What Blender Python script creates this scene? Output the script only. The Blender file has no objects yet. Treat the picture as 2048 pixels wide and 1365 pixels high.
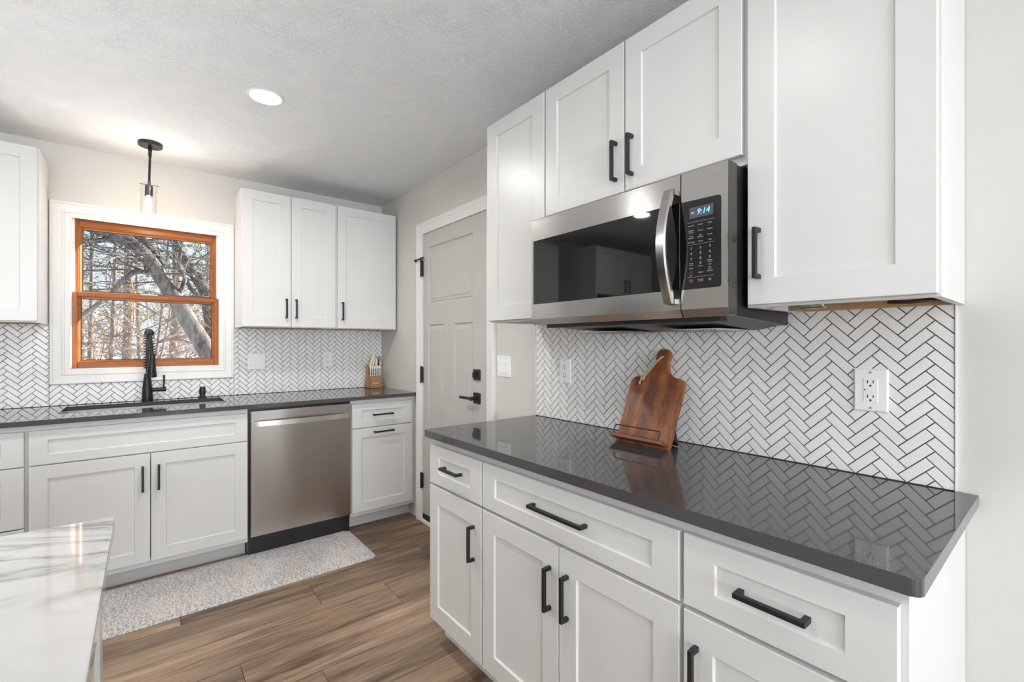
import bpy, bmesh, math, random
from mathutils import Vector, Matrix
S = bpy.context.scene
COL = S.collection
R_ = math.radians
# ------------------------------------------------------------------ camera, sky, sun, daylight, exposure
cam = bpy.data.cameras.new('camera'); camo = bpy.data.objects.new('camera', cam); COL.objects.link(camo)
cam.sensor_width = 36.0; cam.lens = 912.4 * 36.0 / 2048.0
cam.shift_y = 5.8 / 2048.0
cam.clip_start = 0.02; cam.clip_end = 200
camo.location = (0, 0, 1.2792); camo.rotation_euler = (R_(90), 0, R_(-38.87))
S.camera = camo
S.view_settings.view_transform = 'Standard'; S.view_settings.look = 'None'
S.view_settings.gamma = 1.0; S.view_settings.exposure = 0.81; S.view_settings.use_curve_mapping = False
W = bpy.data.worlds.new('sky'); S.world = W; W.use_nodes = True
bg = W.node_tree.nodes['Background']; bg.inputs['Color'].default_value = (0.66, 0.80, 1.0, 1); bg.inputs['Strength'].default_value = 0.80
sun = bpy.data.lights.new('sun', 'SUN'); sun.energy = 15.0; sun.angle = R_(0.6); sun.color = (1.0, 0.90, 0.76)
suno = bpy.data.objects.new('sun', sun); COL.objects.link(suno)
suno.rotation_euler = Vector((-0.91, -0.19, -0.36)).to_track_quat('-Z', 'Y').to_euler()
def area(name, loc, target, sx, sy, power, color, spread=180):
    l = bpy.data.lights.new(name, 'AREA'); l.shape = 'RECTANGLE'; l.size = sx; l.size_y = sy
    l.energy = power; l.color = color; l.spread = R_(spread)
    o = bpy.data.objects.new(name, l); COL.objects.link(o); o.location = loc
    o.rotation_euler = (Vector(target) - Vector(loc)).to_track_quat('-Z', 'Y').to_euler(); return o
# daylight through the big windows of the living area behind the photographer
area('daylight_rear_window', (-0.6, -5.15, 1.25), (-0.6, 0, 1.25), 3.0, 2.0, 122, (0.93, 0.97, 1.0))
area('daylight_rear_side_window', (2.32, -5.15, 1.25), (2.32, 0, 1.25), 0.56, 2.0, 14, (0.88, 0.94, 1.0))
area('daylight_left_window', (-2.55, -2.2, 1.3), (0, -2.2, 1.3), 1.8, 1.8, 20, (0.95, 0.98, 1.0))
area('uplight_fill', (-0.85, 1.65, 1.12), (-0.85, 1.65, 2.44), 2.0, 2.6, 6.0, (1.0, 0.99, 0.975), 125)  # unseen upward lamp added to brighten the ceiling, in place of a flash
area('snow_daylight_fill', (0.03, 4.75, 0.45), (0.1, 2.6, 2.3), 2.2, 0.9, 28, (0.95, 0.97, 1.0))  # unseen lamp added below the sill for snow-reflected light on the ceiling
area('uplight_fill_rear', (-0.6, -1.7, 1.30), (-0.6, -1.7, 2.44), 1.8, 2.2, 19, (1.0, 0.99, 0.975), 110)  # second unseen uplight, added behind the camera to fill the near ceiling
CAN_POWER = 1.3
# ------------------------------------------------------------------ main dimensions (metres)
RX, BY, CZ = 1.567, 3.705, 2.44          # right wall, back wall, ceiling
LX = -2.35                                # left wall
ZR, ZL = 0.914, 0.921                     # worktop heights
# ------------------------------------------------------------------ material helpers
class NT:
    def __init__(s, name):
        s.m = bpy.data.materials.new(name); s.m.use_nodes = True
        s.t = s.m.node_tree; s.b = s.t.nodes['Principled BSDF']; s.out = s.t.nodes['Material Output']
    def n(s, typ, **kw):
        nd = s.t.nodes.new(typ)
        for k, v in kw.items():
            if k.startswith('i_'):
                key = k[2:]; key = int(key) if key.isdigit() else key
                nd.inputs[key].default_value = v
            else: setattr(nd, k, v)
        return nd
    def l(s, a, b): s.t.links.new(a, b)
    def coord(s, scale=(1, 1, 1), rot=(0, 0, 0), kind='Object'):
        tc = s.n('ShaderNodeTexCoord'); mp = s.n('ShaderNodeMapping')
        mp.inputs['Scale'].default_value = scale; mp.inputs['Rotation'].default_value = rot
        s.l(tc.outputs[kind], mp.inputs['Vector']); return mp.outputs['Vector']
    def ramp(s, fac, stops, interp='LINEAR'):
        r = s.n('ShaderNodeValToRGB'); r.color_ramp.interpolation = interp
        e = r.color_ramp.elements
        while len(e) < len(stops): e.new(0.5)
        for el, (p, c) in zip(e, stops): el.position = p; el.color = (*c, 1) if len(c) == 3 else c
        s.l(fac, r.inputs['Fac']); return r.outputs['Color']
    def noise(s, vec, scale, detail=2, rough=0.5, dist=0.0):
        n = s.n('ShaderNodeTexNoise', i_Scale=scale, i_Detail=detail, i_Roughness=rough, i_Distortion=dist)
        s.l(vec, n.inputs['Vector']); return n.outputs['Fac']
    def mix(s, fac, a, b, blend='MIX'):
        m = s.n('ShaderNodeMix', data_type='RGBA', blend_type=blend)
        for v, i in ((fac, 0), (a, 6), (b, 7)):
            if hasattr(v, 'links'): s.l(v, m.inputs[i])
            elif isinstance(v, (int, float)): m.inputs[i].default_value = v
            else: m.inputs[i].default_value = (*v, 1)
        return m.outputs[2]
    def math(s, op, a, b=0.0):
        m = s.n('ShaderNodeMath', operation=op)
        for v, i in ((a, 0), (b, 1)):
            if hasattr(v, 'links'): s.l(v, m.inputs[i])
            else: m.inputs[i].default_value = v
        return m.outputs[0]
    def bump(s, h, strength=0.3, dist=0.002):
        b = s.n('ShaderNodeBump', i_Strength=strength, i_Distance=dist)
        s.l(h, b.inputs['Height']); s.l(b.outputs['Normal'], s.b.inputs['Normal'])
    def set(s, color=None, rough=None, metal=None, spec=None, **kw):
        if color is not None:
            if hasattr(color, 'links'): s.l(color, s.b.inputs['Base Color'])
            else: s.b.inputs['Base Color'].default_value = (*color, 1)
        if rough is not None:
            if hasattr(rough, 'links'): s.l(rough, s.b.inputs['Roughness'])
            else: s.b.inputs['Roughness'].default_value = rough
        if metal is not None: s.b.inputs['Metallic'].default_value = metal
        if spec is not None: s.b.inputs['Specular IOR Level'].default_value = spec
        for k, v in kw.items(): s.b.inputs[k].default_value = v
        return s.m
def simple(name, color, rough=0.5, metal=0.0, var=0.04, scale=6.0, spec=0.5, bump=0.0, bscale=400):
    t = NT(name); v = t.coord()
    f = t.noise(v, scale, 3)
    c = t.ramp(f, [(0.3, [max(0, x * (1 - var)) for x in color]), (0.7, [min(1, x * (1 + var)) for x in color])])
    t.set(c, rough, metal, spec)
    if bump: t.bump(t.noise(v, bscale, 2), bump, 0.001)
    return t.m
M = {}
M['cabinet'] = simple('white_cabinet_paint', (0.715, 0.715, 0.703), 0.33, var=0.008)
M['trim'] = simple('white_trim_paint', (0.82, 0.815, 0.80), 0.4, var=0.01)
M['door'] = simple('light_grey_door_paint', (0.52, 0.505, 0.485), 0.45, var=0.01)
M['plate'] = simple('white_plastic', (0.90, 0.90, 0.885), 0.3, var=0.01)
M['wall'] = simple('greige_wall_paint', (0.665, 0.65, 0.622), 0.65, var=0.012, bump=0.12, bscale=260)
M['black'] = simple('matte_black_metal', (0.012, 0.012, 0.012), 0.42, var=0.2)
M['blackplastic'] = simple('black_plastic', (0.014, 0.014, 0.015), 0.35, var=0.2)
M['darkgrey'] = simple('dark_grey_painted_steel', (0.045, 0.045, 0.043), 0.4, var=0.05)
M['slot'] = simple('dark_slot', (0.02, 0.018, 0.016), 0.6)
M['grout'] = simple('grey_grout', (0.105, 0.102, 0.098), 0.85, var=0.1, scale=40, bump=0.2)
M['plywood'] = simple('tan_cabinet_underside', (0.50, 0.31, 0.16), 0.55, var=0.12, scale=14)
M['screw'] = simple('screw_metal', (0.55, 0.55, 0.54), 0.35, 0.9)
M['chrome'] = simple('bright_chrome', (0.78, 0.78, 0.77), 0.16, 1.0, var=0.02)
M['socket'] = simple('gunmetal_socket', (0.16, 0.16, 0.165), 0.25, 0.9)
M['greenmetal'] = simple('greenish_brass_bracket', (0.33, 0.33, 0.20), 0.3, 0.9, var=0.3, scale=30)
M['cable'] = simple('dark_red_cable', (0.05, 0.012, 0.014), 0.5)
M['twine'] = simple('jute_twine', (0.52, 0.40, 0.25), 0.9, var=0.25, scale=200)
M['blueled'] = NT('blue_led_digits').set((0.02, 0.1, 0.3), 0.5, **{'Emission Color': (0.10, 0.42, 1.0, 1), 'Emission Strength': 1.6})
M['lcd'] = simple('grey_display_window', (0.085, 0.085, 0.105), 0.15, var=0.04)
M['letter'] = NT('pale_panel_lettering').set((0.38, 0.38, 0.39), 0.5)
M['redletter'] = NT('dim_red_symbol').set((0.07, 0.006, 0.006), 0.5)
M['bulb'] = NT('glowing_warm_bulb').set((1, 0.9, 0.75), 0.3, **{'Emission Color': (1.0, 0.70, 0.36, 1), 'Emission Strength': 16.0})
M['lens'] = NT('glowing_light_lens').set((1, 1, 1), 0.5, **{'Emission Color': (1.0, 0.97, 0.93, 1), 'Emission Strength': 9.0})
M['snow'] = simple('snowy_ground', (0.80, 0.83, 0.88), 0.8, var=0.08, scale=0.8)
M['ivory'] = simple('ivory_knife_handle', (0.78, 0.72, 0.58), 0.35, var=0.05)
M['whitehandle'] = simple('white_knife_handle_tip', (0.86, 0.83, 0.76), 0.35)
M['sinksteel'] = simple('brushed_sink_steel', (0.55, 0.54, 0.52), 0.28, 1.0, var=0.05)
M['fridge'] = simple('black_stainless', (0.03, 0.03, 0.032), 0.25, 0.6)
def steel(name, axis, col=(0.50, 0.49, 0.475), rough=0.24):
    t = NT(name); sc = {'x': (3, 3, 900), 'z': (900, 900, 3), 'y': (900, 3, 900)}[axis]
    v = t.coord(sc); f = t.noise(v, 1.0, 2)
    c = t.ramp(f, [(0.3, [x * 0.94 for x in col]), (0.7, [x * 1.05 for x in col])])
    t.set(c, rough, 1.0); t.b.inputs['Anisotropic'].default_value = 0.75; tg = t.n('ShaderNodeTangent', direction_type='RADIAL', axis='Z'); t.l(tg.outputs[0], t.b.inputs['Tangent']); t.b.inputs['Anisotropic Rotation'].default_value = 0.25
    t.bump(f, 0.06, 0.0004); return t.m
M['steel'] = steel('brushed_stainless_steel', 'x', rough=0.2)
M['dwsteel'] = steel('brushed_dishwasher_steel', 'x', (0.50, 0.475, 0.45), 0.22)
def glass_mat(name, tint=(1, 1, 1), refl=0.45):
    t = NT(name); t.t.nodes.remove(t.b)
    tr = t.n('ShaderNodeBsdfTransparent'); tr.inputs['Color'].default_value = (*tint, 1)
    gl = t.n('ShaderNodeBsdfGlossy', i_Roughness=0.02)
    fr = t.n('ShaderNodeLayerWeight', i_Blend=0.25)
    f = t.math('MULTIPLY', fr.outputs['Fresnel'], refl)
    mx = t.n('ShaderNodeMixShader'); t.l(f, mx.inputs['Fac'])
    t.l(tr.outputs[0], mx.inputs[1]); t.l(gl.outputs[0], mx.inputs[2]); t.l(mx.outputs[0], t.out.inputs['Surface'])
    return t.m
M['pane'] = glass_mat('clear_window_glass', (1, 1, 1), 0.22); M['shade'] = glass_mat('clear_shade_glass', (0.995, 0.995, 0.995), 0.18)
M['ovenglass'] = NT('black_oven_glass').set((0.006, 0.006, 0.007), 0.03, spec=0.6)
def ceiling_mat():
    t = NT('white_knockdown_ceiling'); v = t.coord((1, 1.0, 1))
    n1 = t.noise(v, 75, 3, 0.55, 1.2); n2 = t.noise(v, 9, 2)
    h = t.math('MULTIPLY', t.ramp(n1, [(0.44, (0, 0, 0)), (0.58, (1, 1, 1))]), t.ramp(n2, [(0.30, (0.35, 0.35, 0.35)), (0.6, (1, 1, 1))]))
    t.set((0.845, 0.86, 0.875), 0.8); t.bump(h, 0.75, 0.0032); return t.m
M['ceiling'] = ceiling_mat()
def quartz():
    t = NT('dark_grey_quartz'); v = t.coord()
    f = t.noise(v, 420, 2, 0.6)
    c = t.ramp(f, [(0.3, (0.060, 0.059, 0.061)), (0.7, (0.082, 0.080, 0.081))])
    vo = t.n('ShaderNodeTexVoronoi', i_Scale=16.0); t.l(v, vo.inputs['Vector'])
    sp = t.math('LESS_THAN', vo.outputs['Distance'], 0.022)
    c = t.mix(sp, c, (0.75, 0.73, 0.70))
    t.set(c, 0.045, spec=0.6); return t.m
M['quartz'] = quartz()
def marble():
    t = NT('white_marble_grey_veins'); v = t.coord((1.0, 1.0, 1), (0, 0, R_(-64)))
    w1 = t.noise(v, 1.3, 6, 0.6, 0.8)
    mp = t.n('ShaderNodeMapping'); mp.inputs['Scale'].default_value = (4.0, 0.9, 1); t.l(v, mp.inputs['Vector'])
    w2 = t.noise(mp.outputs['Vector'], 1.25, 5, 0.62, 0.6)
    a = t.math('ABSOLUTE', t.math('SUBTRACT', w2, 0.5))
    vein = t.ramp(a, [(0.0, (1, 1, 1)), (0.014, (0.45, 0.45, 0.45)), (0.06, (0, 0, 0))])
    mask = t.ramp(w1, [(0.36, (0.1, 0.1, 0.1)), (0.54, (1, 1, 1))])
    f = t.math('MULTIPLY', vein, mask)
    cl = t.noise(mp.outputs['Vector'], 2.2, 5, 0.6, 0.4)
    base = t.ramp(cl, [(0.35, (0.60, 0.595, 0.585)), (0.65, (0.67, 0.665, 0.655))])
    t.set(t.mix(f, base, (0.22, 0.21, 0.205)), 0.05); return t.m
M['marble'] = marble()
def wood(name, dark, mid, light, along, scale=1.0, rough=0.4, rings=0.0, spec=0.5):
    """grain runs along the given object axis"""
    t = NT(name); st = {'x': (2.4, 75, 75), 'y': (75, 2.4, 75), 'z': (75, 75, 2.4)}[along]
    v = t.coord(tuple(s * scale for s in st))
    f = t.noise(v, 1.0, 5, 0.62, 0.5)
    v2 = t.coord(tuple(s * scale * 0.22 for s in st)); f2 = t.noise(v2, 1.0, 3, 0.5, 1.0)
    if rings:
        w = t.n('ShaderNodeTexWave', wave_type='RINGS', i_Scale=rings, i_Distortion=6.0, i_Detail=3.0); w.inputs['Detail Scale'].default_value = 1.4
        t.l(v2, w.inputs['Vector']); f = t.math('ADD', t.math('MULTIPLY', f, 0.80), t.math('MULTIPLY', w.outputs['Fac'], 0.20))
    fs = t.math('ADD', t.math('MULTIPLY', f, 0.62), t.math('MULTIPLY', f2, 0.38))
    c = t.ramp(fs, [(0.33, dark), (0.5, mid), (0.66, light)])
    t.set(c, rough, spec=spec); t.bump(f, 0.08, 0.001); return t.m
ORW = ((0.20, 0.048, 0.005), (0.33, 0.092, 0.010), (0.44, 0.140, 0.017))
M['orange_x'] = wood('orange_stained_wood', *ORW, 'x', 1.0, 0.32, spec=0.3)
M['orange_z'] = wood('orange_stained_wood_upright', *ORW, 'z', 1.0, 0.32, spec=0.3)
M['walnut'] = wood('oiled_walnut', (0.085, 0.024, 0.009), (0.225, 0.072, 0.023), (0.36, 0.130, 0.040), 'z', 0.85, 0.36, rings=0.30)
M['walnut_y'] = wood('oiled_walnut_ledge', (0.10, 0.032, 0.014), (0.20, 0.065, 0.028), (0.29, 0.10, 0.045), 'y', 1.2, 0.4)
M['acacia'] = wood('acacia_knife_block', (0.20, 0.075, 0.028), (0.42, 0.19, 0.075), (0.58, 0.30, 0.13), 'z', 1.4, 0.4)
def floor_mat():
    t = NT('brown_oak_plank'); at = t.n('ShaderNodeVertexColor', layer_name='plank')
    sep = t.n('ShaderNodeSeparateColor'); t.l(at.outputs['Color'], sep.inputs[0])
    tc = t.n('ShaderNodeTexCoord'); off = t.n('ShaderNodeVectorMath', operation='ADD')
    cmb = t.n('ShaderNodeCombineXYZ')
    t.l(t.math('MULTIPLY', sep.outputs[0], 37.0), cmb.inputs[0]); t.l(t.math('MULTIPLY', sep.outputs[1], 23.0), cmb.inputs[1]); t.l(t.math('MULTIPLY', sep.outputs[2], 11.0), cmb.inputs[2])
    t.l(tc.outputs['Object'], off.inputs[0]); t.l(cmb.outputs[0], off.inputs[1])
    def mapped(sc):
        mp = t.n('ShaderNodeMapping'); mp.inputs['Scale'].default_value = sc; t.l(off.outputs[0], mp.inputs['Vector']); return mp.outputs['Vector']
    broad = t.noise(mapped((0.9, 7, 1)), 1.0, 4, 0.55, 0.9)
    grain = t.noise(mapped((4, 95, 1)), 1.0, 5, 0.65, 0.6)
    fine = t.noise(mapped((14, 420, 1)), 1.0, 3, 0.6)
    kn = t.n('ShaderNodeTexVoronoi', i_Scale=1.0); t.l(mapped((1.6, 5.5, 1)), kn.inputs['Vector'])
    knot = t.ramp(kn.outputs['Distance'], [(0.03, (1, 1, 1)), (0.20, (0, 0, 0))])
    f = t.math('ADD', t.math('MULTIPLY', broad, 0.52), t.math('ADD', t.math('MULTIPLY', grain, 0.34), t.math('MULTIPLY', fine, 0.14)))
    c = t.ramp(f, [(0.37, (0.075, 0.045, 0.028)), (0.45, (0.19, 0.122, 0.079)), (0.52, (0.320, 0.218, 0.146)), (0.63, (0.48, 0.350, 0.245))])
    tone = t.math('ADD', t.math('MULTIPLY', sep.outputs[2], 0.42), 0.80)
    tone = t.math('MULTIPLY', tone, t.math('ADD', t.math('MULTIPLY', t.math('GREATER_THAN', sep.outputs[1], 0.0005), 0.85), 0.15))
    tn = t.n('ShaderNodeCombineColor'); [t.l(tone, tn.inputs[i]) for i in range(3)]
    c = t.mix(1.0, c, tn.outputs[0], 'MULTIPLY')
    c = t.mix(t.math('MULTIPLY', knot, 0.75), c, (0.035, 0.020, 0.013))
    t.set(c, 0.42); t.bump(t.math('ADD', grain, fine), 0.10, 0.0015); return t.m
M['floor'] = floor_mat()
M['gap'] = simple('dark_plank_gap', (0.03, 0.02, 0.014), 0.8)
def mat_rug():
    t = NT('distressed_cream_blue_mat'); v = t.coord()
    big = t.noise(v, 3.2, 4, 0.6); mid = t.noise(t.coord((60, 12, 1)), 1.0, 3, 0.7)
    sp = t.noise(t.coord((115, 80, 1)), 1.0, 2, 0.8)
    f = t.math('ADD', t.math('MULTIPLY', sp, 0.60), t.math('ADD', t.math('MULTIPLY', mid, 0.22), t.math('MULTIPLY', big, 0.18)))
    warm = t.ramp(t.noise(v, 4.5, 3), [(0.40, (0.66, 0.63, 0.59)), (0.62, (0.68, 0.60, 0.51))])
    blue = t.ramp(t.noise(v, 5.5, 3), [(0.35, (0.34, 0.335, 0.335)), (0.65, (0.29, 0.33, 0.44))])
    k = t.ramp(f, [(0.47, (1, 1, 1)), (0.52, (0, 0, 0))])
    t.set(t.mix(k, warm, blue), 0.55); t.bump(sp, 0.15, 0.001); return t.m
M['rug'] = mat_rug()
def tile_mat():
    t = NT('white_glazed_tile'); at = t.n('ShaderNodeVertexColor', layer_name='plank')
    sep = t.n('ShaderNodeSeparateColor'); t.l(at.outputs['Color'], sep.inputs[0])
    c = t.ramp(sep.outputs[0], [(0.0, (0.83, 0.825, 0.81)), (1.0, (0.88, 0.875, 0.86))])
    t.set(c, 0.28); return t.m
M['tile'] = tile_mat()
def bark(name, a, b):
    t = NT(name); v = t.coord((1, 1, 0.45)); f = t.noise(v, 17, 5, 0.75)
    t.set(t.ramp(f, [(0.35, a), (0.65, b)]), 0.9); t.bump(f, 0.6, 0.02); return t.m
M['bark'] = bark('rough_tree_bark', (0.018, 0.021, 0.030), (0.15, 0.135, 0.12))
M['barkgrey'] = bark('grey_brown_bark', (0.07, 0.058, 0.052), (0.24, 0.19, 0.15))
M['twig'] = bark('pale_dry_twigs', (0.15, 0.095, 0.06), (0.44, 0.30, 0.19))
M['deadleaf'] = simple('dead_tan_leaves', (0.62, 0.36, 0.18), 0.8, var=0.35, scale=2.0)
M['needles'] = simple('evergreen_needles', (0.16, 0.20, 0.09), 0.8, var=0.4, scale=3.0)
# ------------------------------------------------------------------ mesh helpers
class Fr:
    """wall frame: u to the right, v up, n out of the wall"""
    def __init__(s, o, eu, en, ev=(0, 0, 1)):
        s.o = Vector(o); s.eu = Vector(eu); s.ev = Vector(ev); s.en = Vector(en)
    def __call__(s, u, v, n): return s.o + s.eu * u + s.ev * v + s.en * n
    def mat(s, u, v, n):
        p = s(u, v, n); m = Matrix.Identity(4)
        for i, e in enumerate((s.eu, s.ev, s.en)): m.col[i].xyz = e
        m.col[3].xyz = p; return m
WORLD = Fr((0, 0, 0), (1, 0, 0), (0, 0, 1), (0, 1, 0))       # u=x, v=y, n=z
FB = Fr((0, BY, 0), (1, 0, 0), (0, -1, 0))                   # back wall: u = x
FRT = Fr((RX, 0, 0), (0, -1, 0), (-1, 0, 0))                 # right wall: u = -y
class MB:
    def __init__(s): s.bm = bmesh.new()
    def quad_loop(s, rings, cap0=True, cap1=True, closed=True):
        vs = [[s.bm.verts.new(p) for p in r] for r in rings]
        for a, b in zip(vs, vs[1:]):
            k = len(a)
            for i in range(k if closed else k - 1):
                j = (i + 1) % k
                try: s.bm.faces.new((a[i], a[j], b[j], b[i]))
                except ValueError: pass
        if cap0: s.bm.faces.new(list(reversed(vs[0])))
        if cap1: s.bm.faces.new(vs[-1])
        return s
    def box(s, f, u0, u1, v0, v1, n0, n1, bev=0.0, seg=1):
        r = lambda n: [f(u0, v0, n), f(u1, v0, n), f(u1, v1, n), f(u0, v1, n)]
        k = len(s.bm.verts); s.quad_loop([r(n0), r(n1)])
        if bev > 0:
            s.bm.verts.ensure_lookup_table(); vs = s.bm.verts[k:]
            es = list({e for v in vs for e in v.link_edges})
            bmesh.ops.bevel(s.bm, geom=es, offset=bev, segments=seg, affect='EDGES', profile=0.5, clamp_overlap=True)
        return s
    def prism(s, poly, f, n0, n1, bev=0.0, seg=2):
        rings = [[f(u, v, n) for u, v in poly] for n in (n0, n1)]
        k = len(s.bm.verts); s.quad_loop(rings)
        if bev > 0:
            s.bm.verts.ensure_lookup_table(); vs = s.bm.verts[k:]
            es = [e for e in {e for v in vs for e in v.link_edges} if all(len(fc.verts) == 4 for fc in e.link_faces) is False]
            bmesh.ops.bevel(s.bm, geom=es, offset=bev, segments=seg, affect='EDGES', profile=0.5, clamp_overlap=True)
        return s
    def tube(s, pts, rad, seg=8, cap=True, close=False):
        pts = [Vector(p) for p in pts]; n = len(pts)
        rads = rad if isinstance(rad, (list, tuple)) else [rad] * n
        rings = []; prev = None
        for i, p in enumerate(pts):
            a = pts[i - 1] if (i > 0 or close) else p; b = pts[(i + 1) % n] if (i < n - 1 or close) else p
            d = (b - a).normalized()
            if prev is None:
                up = Vector((0, 0, 1)) if abs(d.z) < 0.9 else Vector((1, 0, 0))
                x = d.cross(up).normalized()
            else:
                x = prev - d * prev.dot(d)
                x = x.normalized() if x.length > 1e-6 else d.orthogonal().normalized()
            prev = x; y = d.cross(x)
            rings.append([p + (x * math.cos(2 * math.pi * k / seg) + y * math.sin(2 * math.pi * k / seg)) * rads[i] for k in range(seg)])
        if close: rings.append(rings[0]); cap = False
        return s.quad_loop(rings, cap, cap)
    def lathe(s, prof, base, axis=(0, 0, 1), seg=24):
        ax = Vector(axis).normalized(); x = ax.orthogonal().normalized(); y = ax.cross(x); b = Vector(base)
        rings = [[b + ax * h + (x * math.cos(2 * math.pi * k / seg) + y * math.sin(2 * math.pi * k / seg)) * max(r, 1e-5) for k in range(seg)] for r, h in prof]
        return s.quad_loop(rings)
    def shaker(s, f, u0, u1, v0, v1, n0, t=0.019, sw=0.072, rh=0.072, depth=0.007, ch=0.0015, sl=0.003):
        def ring(du, dv, n): return [f(u0 + du, v0 + dv, n), f(u1 - du, v0 + dv, n), f(u1 - du, v1 - dv, n), f(u0 + du, v1 - dv, n)]
        n1 = n0 + t
        return s.quad_loop([ring(0, 0, n0), ring(0, 0, n1 - ch), ring(ch, ch, n1), ring(sw, rh, n1), ring(sw + sl, rh + sl, n1 - depth)])
    def text(s, f, u, v, n, body, size, shear=0.0, align='CENTER', extrude=0.0003):
        c = bpy.data.curves.new('lettering', 'FONT'); c.body = body; c.size = size; c.shear = shear
        c.align_x = align; c.align_y = 'CENTER'; c.extrude = extrude; c.resolution_u = 2
        o = bpy.data.objects.new('lettering', c); COL.objects.link(o)
        dg = bpy.context.evaluated_depsgraph_get(); me = bpy.data.meshes.new_from_object(o.evaluated_get(dg))
        me.transform(f.mat(u, v, n)); s.bm.from_mesh(me)
        bpy.data.objects.remove(o); bpy.data.curves.remove(c); bpy.data.meshes.remove(me); return s
def root_of(o):
    while o.parent: o = o.parent
    return o
def obj(name, mb, mat, parent=None, smooth=None, base=None):
    bm = mb.bm; me = bpy.data.meshes.new(name)
    bmesh.ops.recalc_face_normals(bm, faces=bm.faces)
    if parent is None:
        if base is None:
            xs = [v.co for v in bm.verts]
            base = (sum((min(c[i] for c in xs), max(c[i] for c in xs))) / 2 if i < 2 else min(c[2] for c in xs) for i in range(3))
        off = Vector(tuple(base))
    else: off = root_of(parent).location.copy()
    for v in bm.verts: v.co -= off
    bm.to_mesh(me); bm.free(); me.materials.append(mat)
    o = bpy.data.objects.new(name, me); COL.objects.link(o)
    if parent is None: o.location = off
    else: o.parent = parent
    if smooth:
        me.polygons.foreach_set('use_smooth', [True] * len(me.polygons)); me.set_sharp_from_angle(angle=R_(smooth))
    return o
def tag(o, label, cat, group=None):
    o['label'] = label; o['category'] = cat
    if group: o['group'] = group
    return o
def thing(name, label, cat, loc, group=None):
    o = bpy.data.objects.new(name, None); COL.objects.link(o); o.location = loc; o.empty_display_size = 0.05
    return tag(o, label, cat, group)
def struct(name, mb, mat, parent=None, **kw):
    o = obj(name, mb, mat, parent, **kw)
    if parent is None: o['kind'] = 'structure'
    return o
def lab(o, text): o['label'] = text; return o
# ------------------------------------------------------------------ room shell
w = MB(); w.box(WORLD, LX - 0.12, 4.3, -5.1, BY + 0.15, CZ, CZ + 0.12); ceiling = struct('ceiling', w, M['ceiling'])
random.seed(4)
w = MB(); lay = w.bm.loops.layers.color.new('plank'); PW = 0.2325
joints = {2: [0.298], 1: [0.996], 0: [0.68], -1: [1.35]}
w.box(WORLD, LX, 4.2, -5.0, BY, -0.05, -0.004)
for fc in w.bm.faces:
    for lp in fc.loops: lp[lay] = (0, 0, 0, 1)
r = 0; y1 = 2.557 + PW * 5
k = -5
while y1 > -5.0:
    y0 = y1 - PW; x0 = LX; xs = [LX]
    j = joints.get(k, [random.uniform(-1, 0.2)])[0]
    c = j - 1.22 * 4
    while c < 4.2:
        if c > LX + 0.05: xs.append(c)
        c += 1.22
    xs.append(4.2)
    for a, b in zip(xs, xs[1:]):
        n0 = len(w.bm.faces); w.box(WORLD, a + 0.0011, b - 0.0011, max(y0, -5) + 0.0011, min(y1, BY) - 0.0011, -0.004, 0.0)
        w.bm.faces.ensure_lookup_table(); col = (random.random(), 0.05 + 0.95 * random.random(), random.random(), 1)
        for fc in w.bm.faces[n0:]:
            for lp in fc.loops: lp[lay] = col
    y1 = y0; k += 1
floor = struct('floor', w, M['floor'])
# back wall with the window opening
OX0, OX1, OZ0, OZ1 = -0.338, 0.404, 1.128, 2.040
T = 0.15
w = MB()
w.box(FB, LX - 0.12, OX0, 0, CZ, -T, 0); w.box(FB, OX1, RX + 0.12, 0, CZ, -T, 0)
w.box(FB, OX0, OX1, 0, OZ0, -T, 0); w.box(FB, OX0, OX1, OZ1, CZ, -T, 0)
wall_back = struct('wall_back', w, M['wall'])
# right wall with the door opening; it ends behind the photographer
DY0, DY1, DZ1 = 2.17, 2.957, 2.066
w = MB()
w.box(FRT, -(BY), -DY1 - 0.004, 0, CZ, -0.12, 0); w.box(FRT, -DY0 + 0.004, 1.0, 0, CZ, -0.12, 0)
w.box(FRT, -DY1 - 0.004, -DY0 + 0.004, DZ1 + 0.004, CZ, -0.12, 0)
wall_right = struct('wall_right', w, M['wall'])
w = MB(); w.box(WORLD, LX - 0.12, LX, -5.0, -3.2, 0, CZ); w.box(WORLD, LX - 0.12, LX, -1.2, BY, 0, CZ)
w.box(WORLD, LX - 0.12, LX, -3.2, -1.2, 0, 0.35); w.box(WORLD, LX - 0.12, LX, -3.2, -1.2, 2.25, CZ)
struct('wall_left', w, M['wall'])
w = MB(); w.box(WORLD, RX + 0.12, 4.2, -1.12, -1.0, 0, CZ); struct('wall_middle', w, M['wall'])
w = MB(); w.box(WORLD, 4.2, 4.3, -5.0, -1.0, 0, CZ); struct('wall_far', w, M['wall'])
w = MB()
for a, b, z0, z1 in ((LX - 0.12, -2.15, 0, CZ), (-2.15, 0.95, 0, 0.2), (-2.15, 0.95, 2.3, CZ), (0.95, 2.0, 0, CZ), (2.0, 2.64, 0, 0.2), (2.0, 2.64, 2.3, CZ), (2.64, 4.3, 0, CZ)):
    w.box(WORLD, a, b, -5.1, -5.0, z0, z1)
struct('wall_rear', w, M['wall'])
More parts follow.
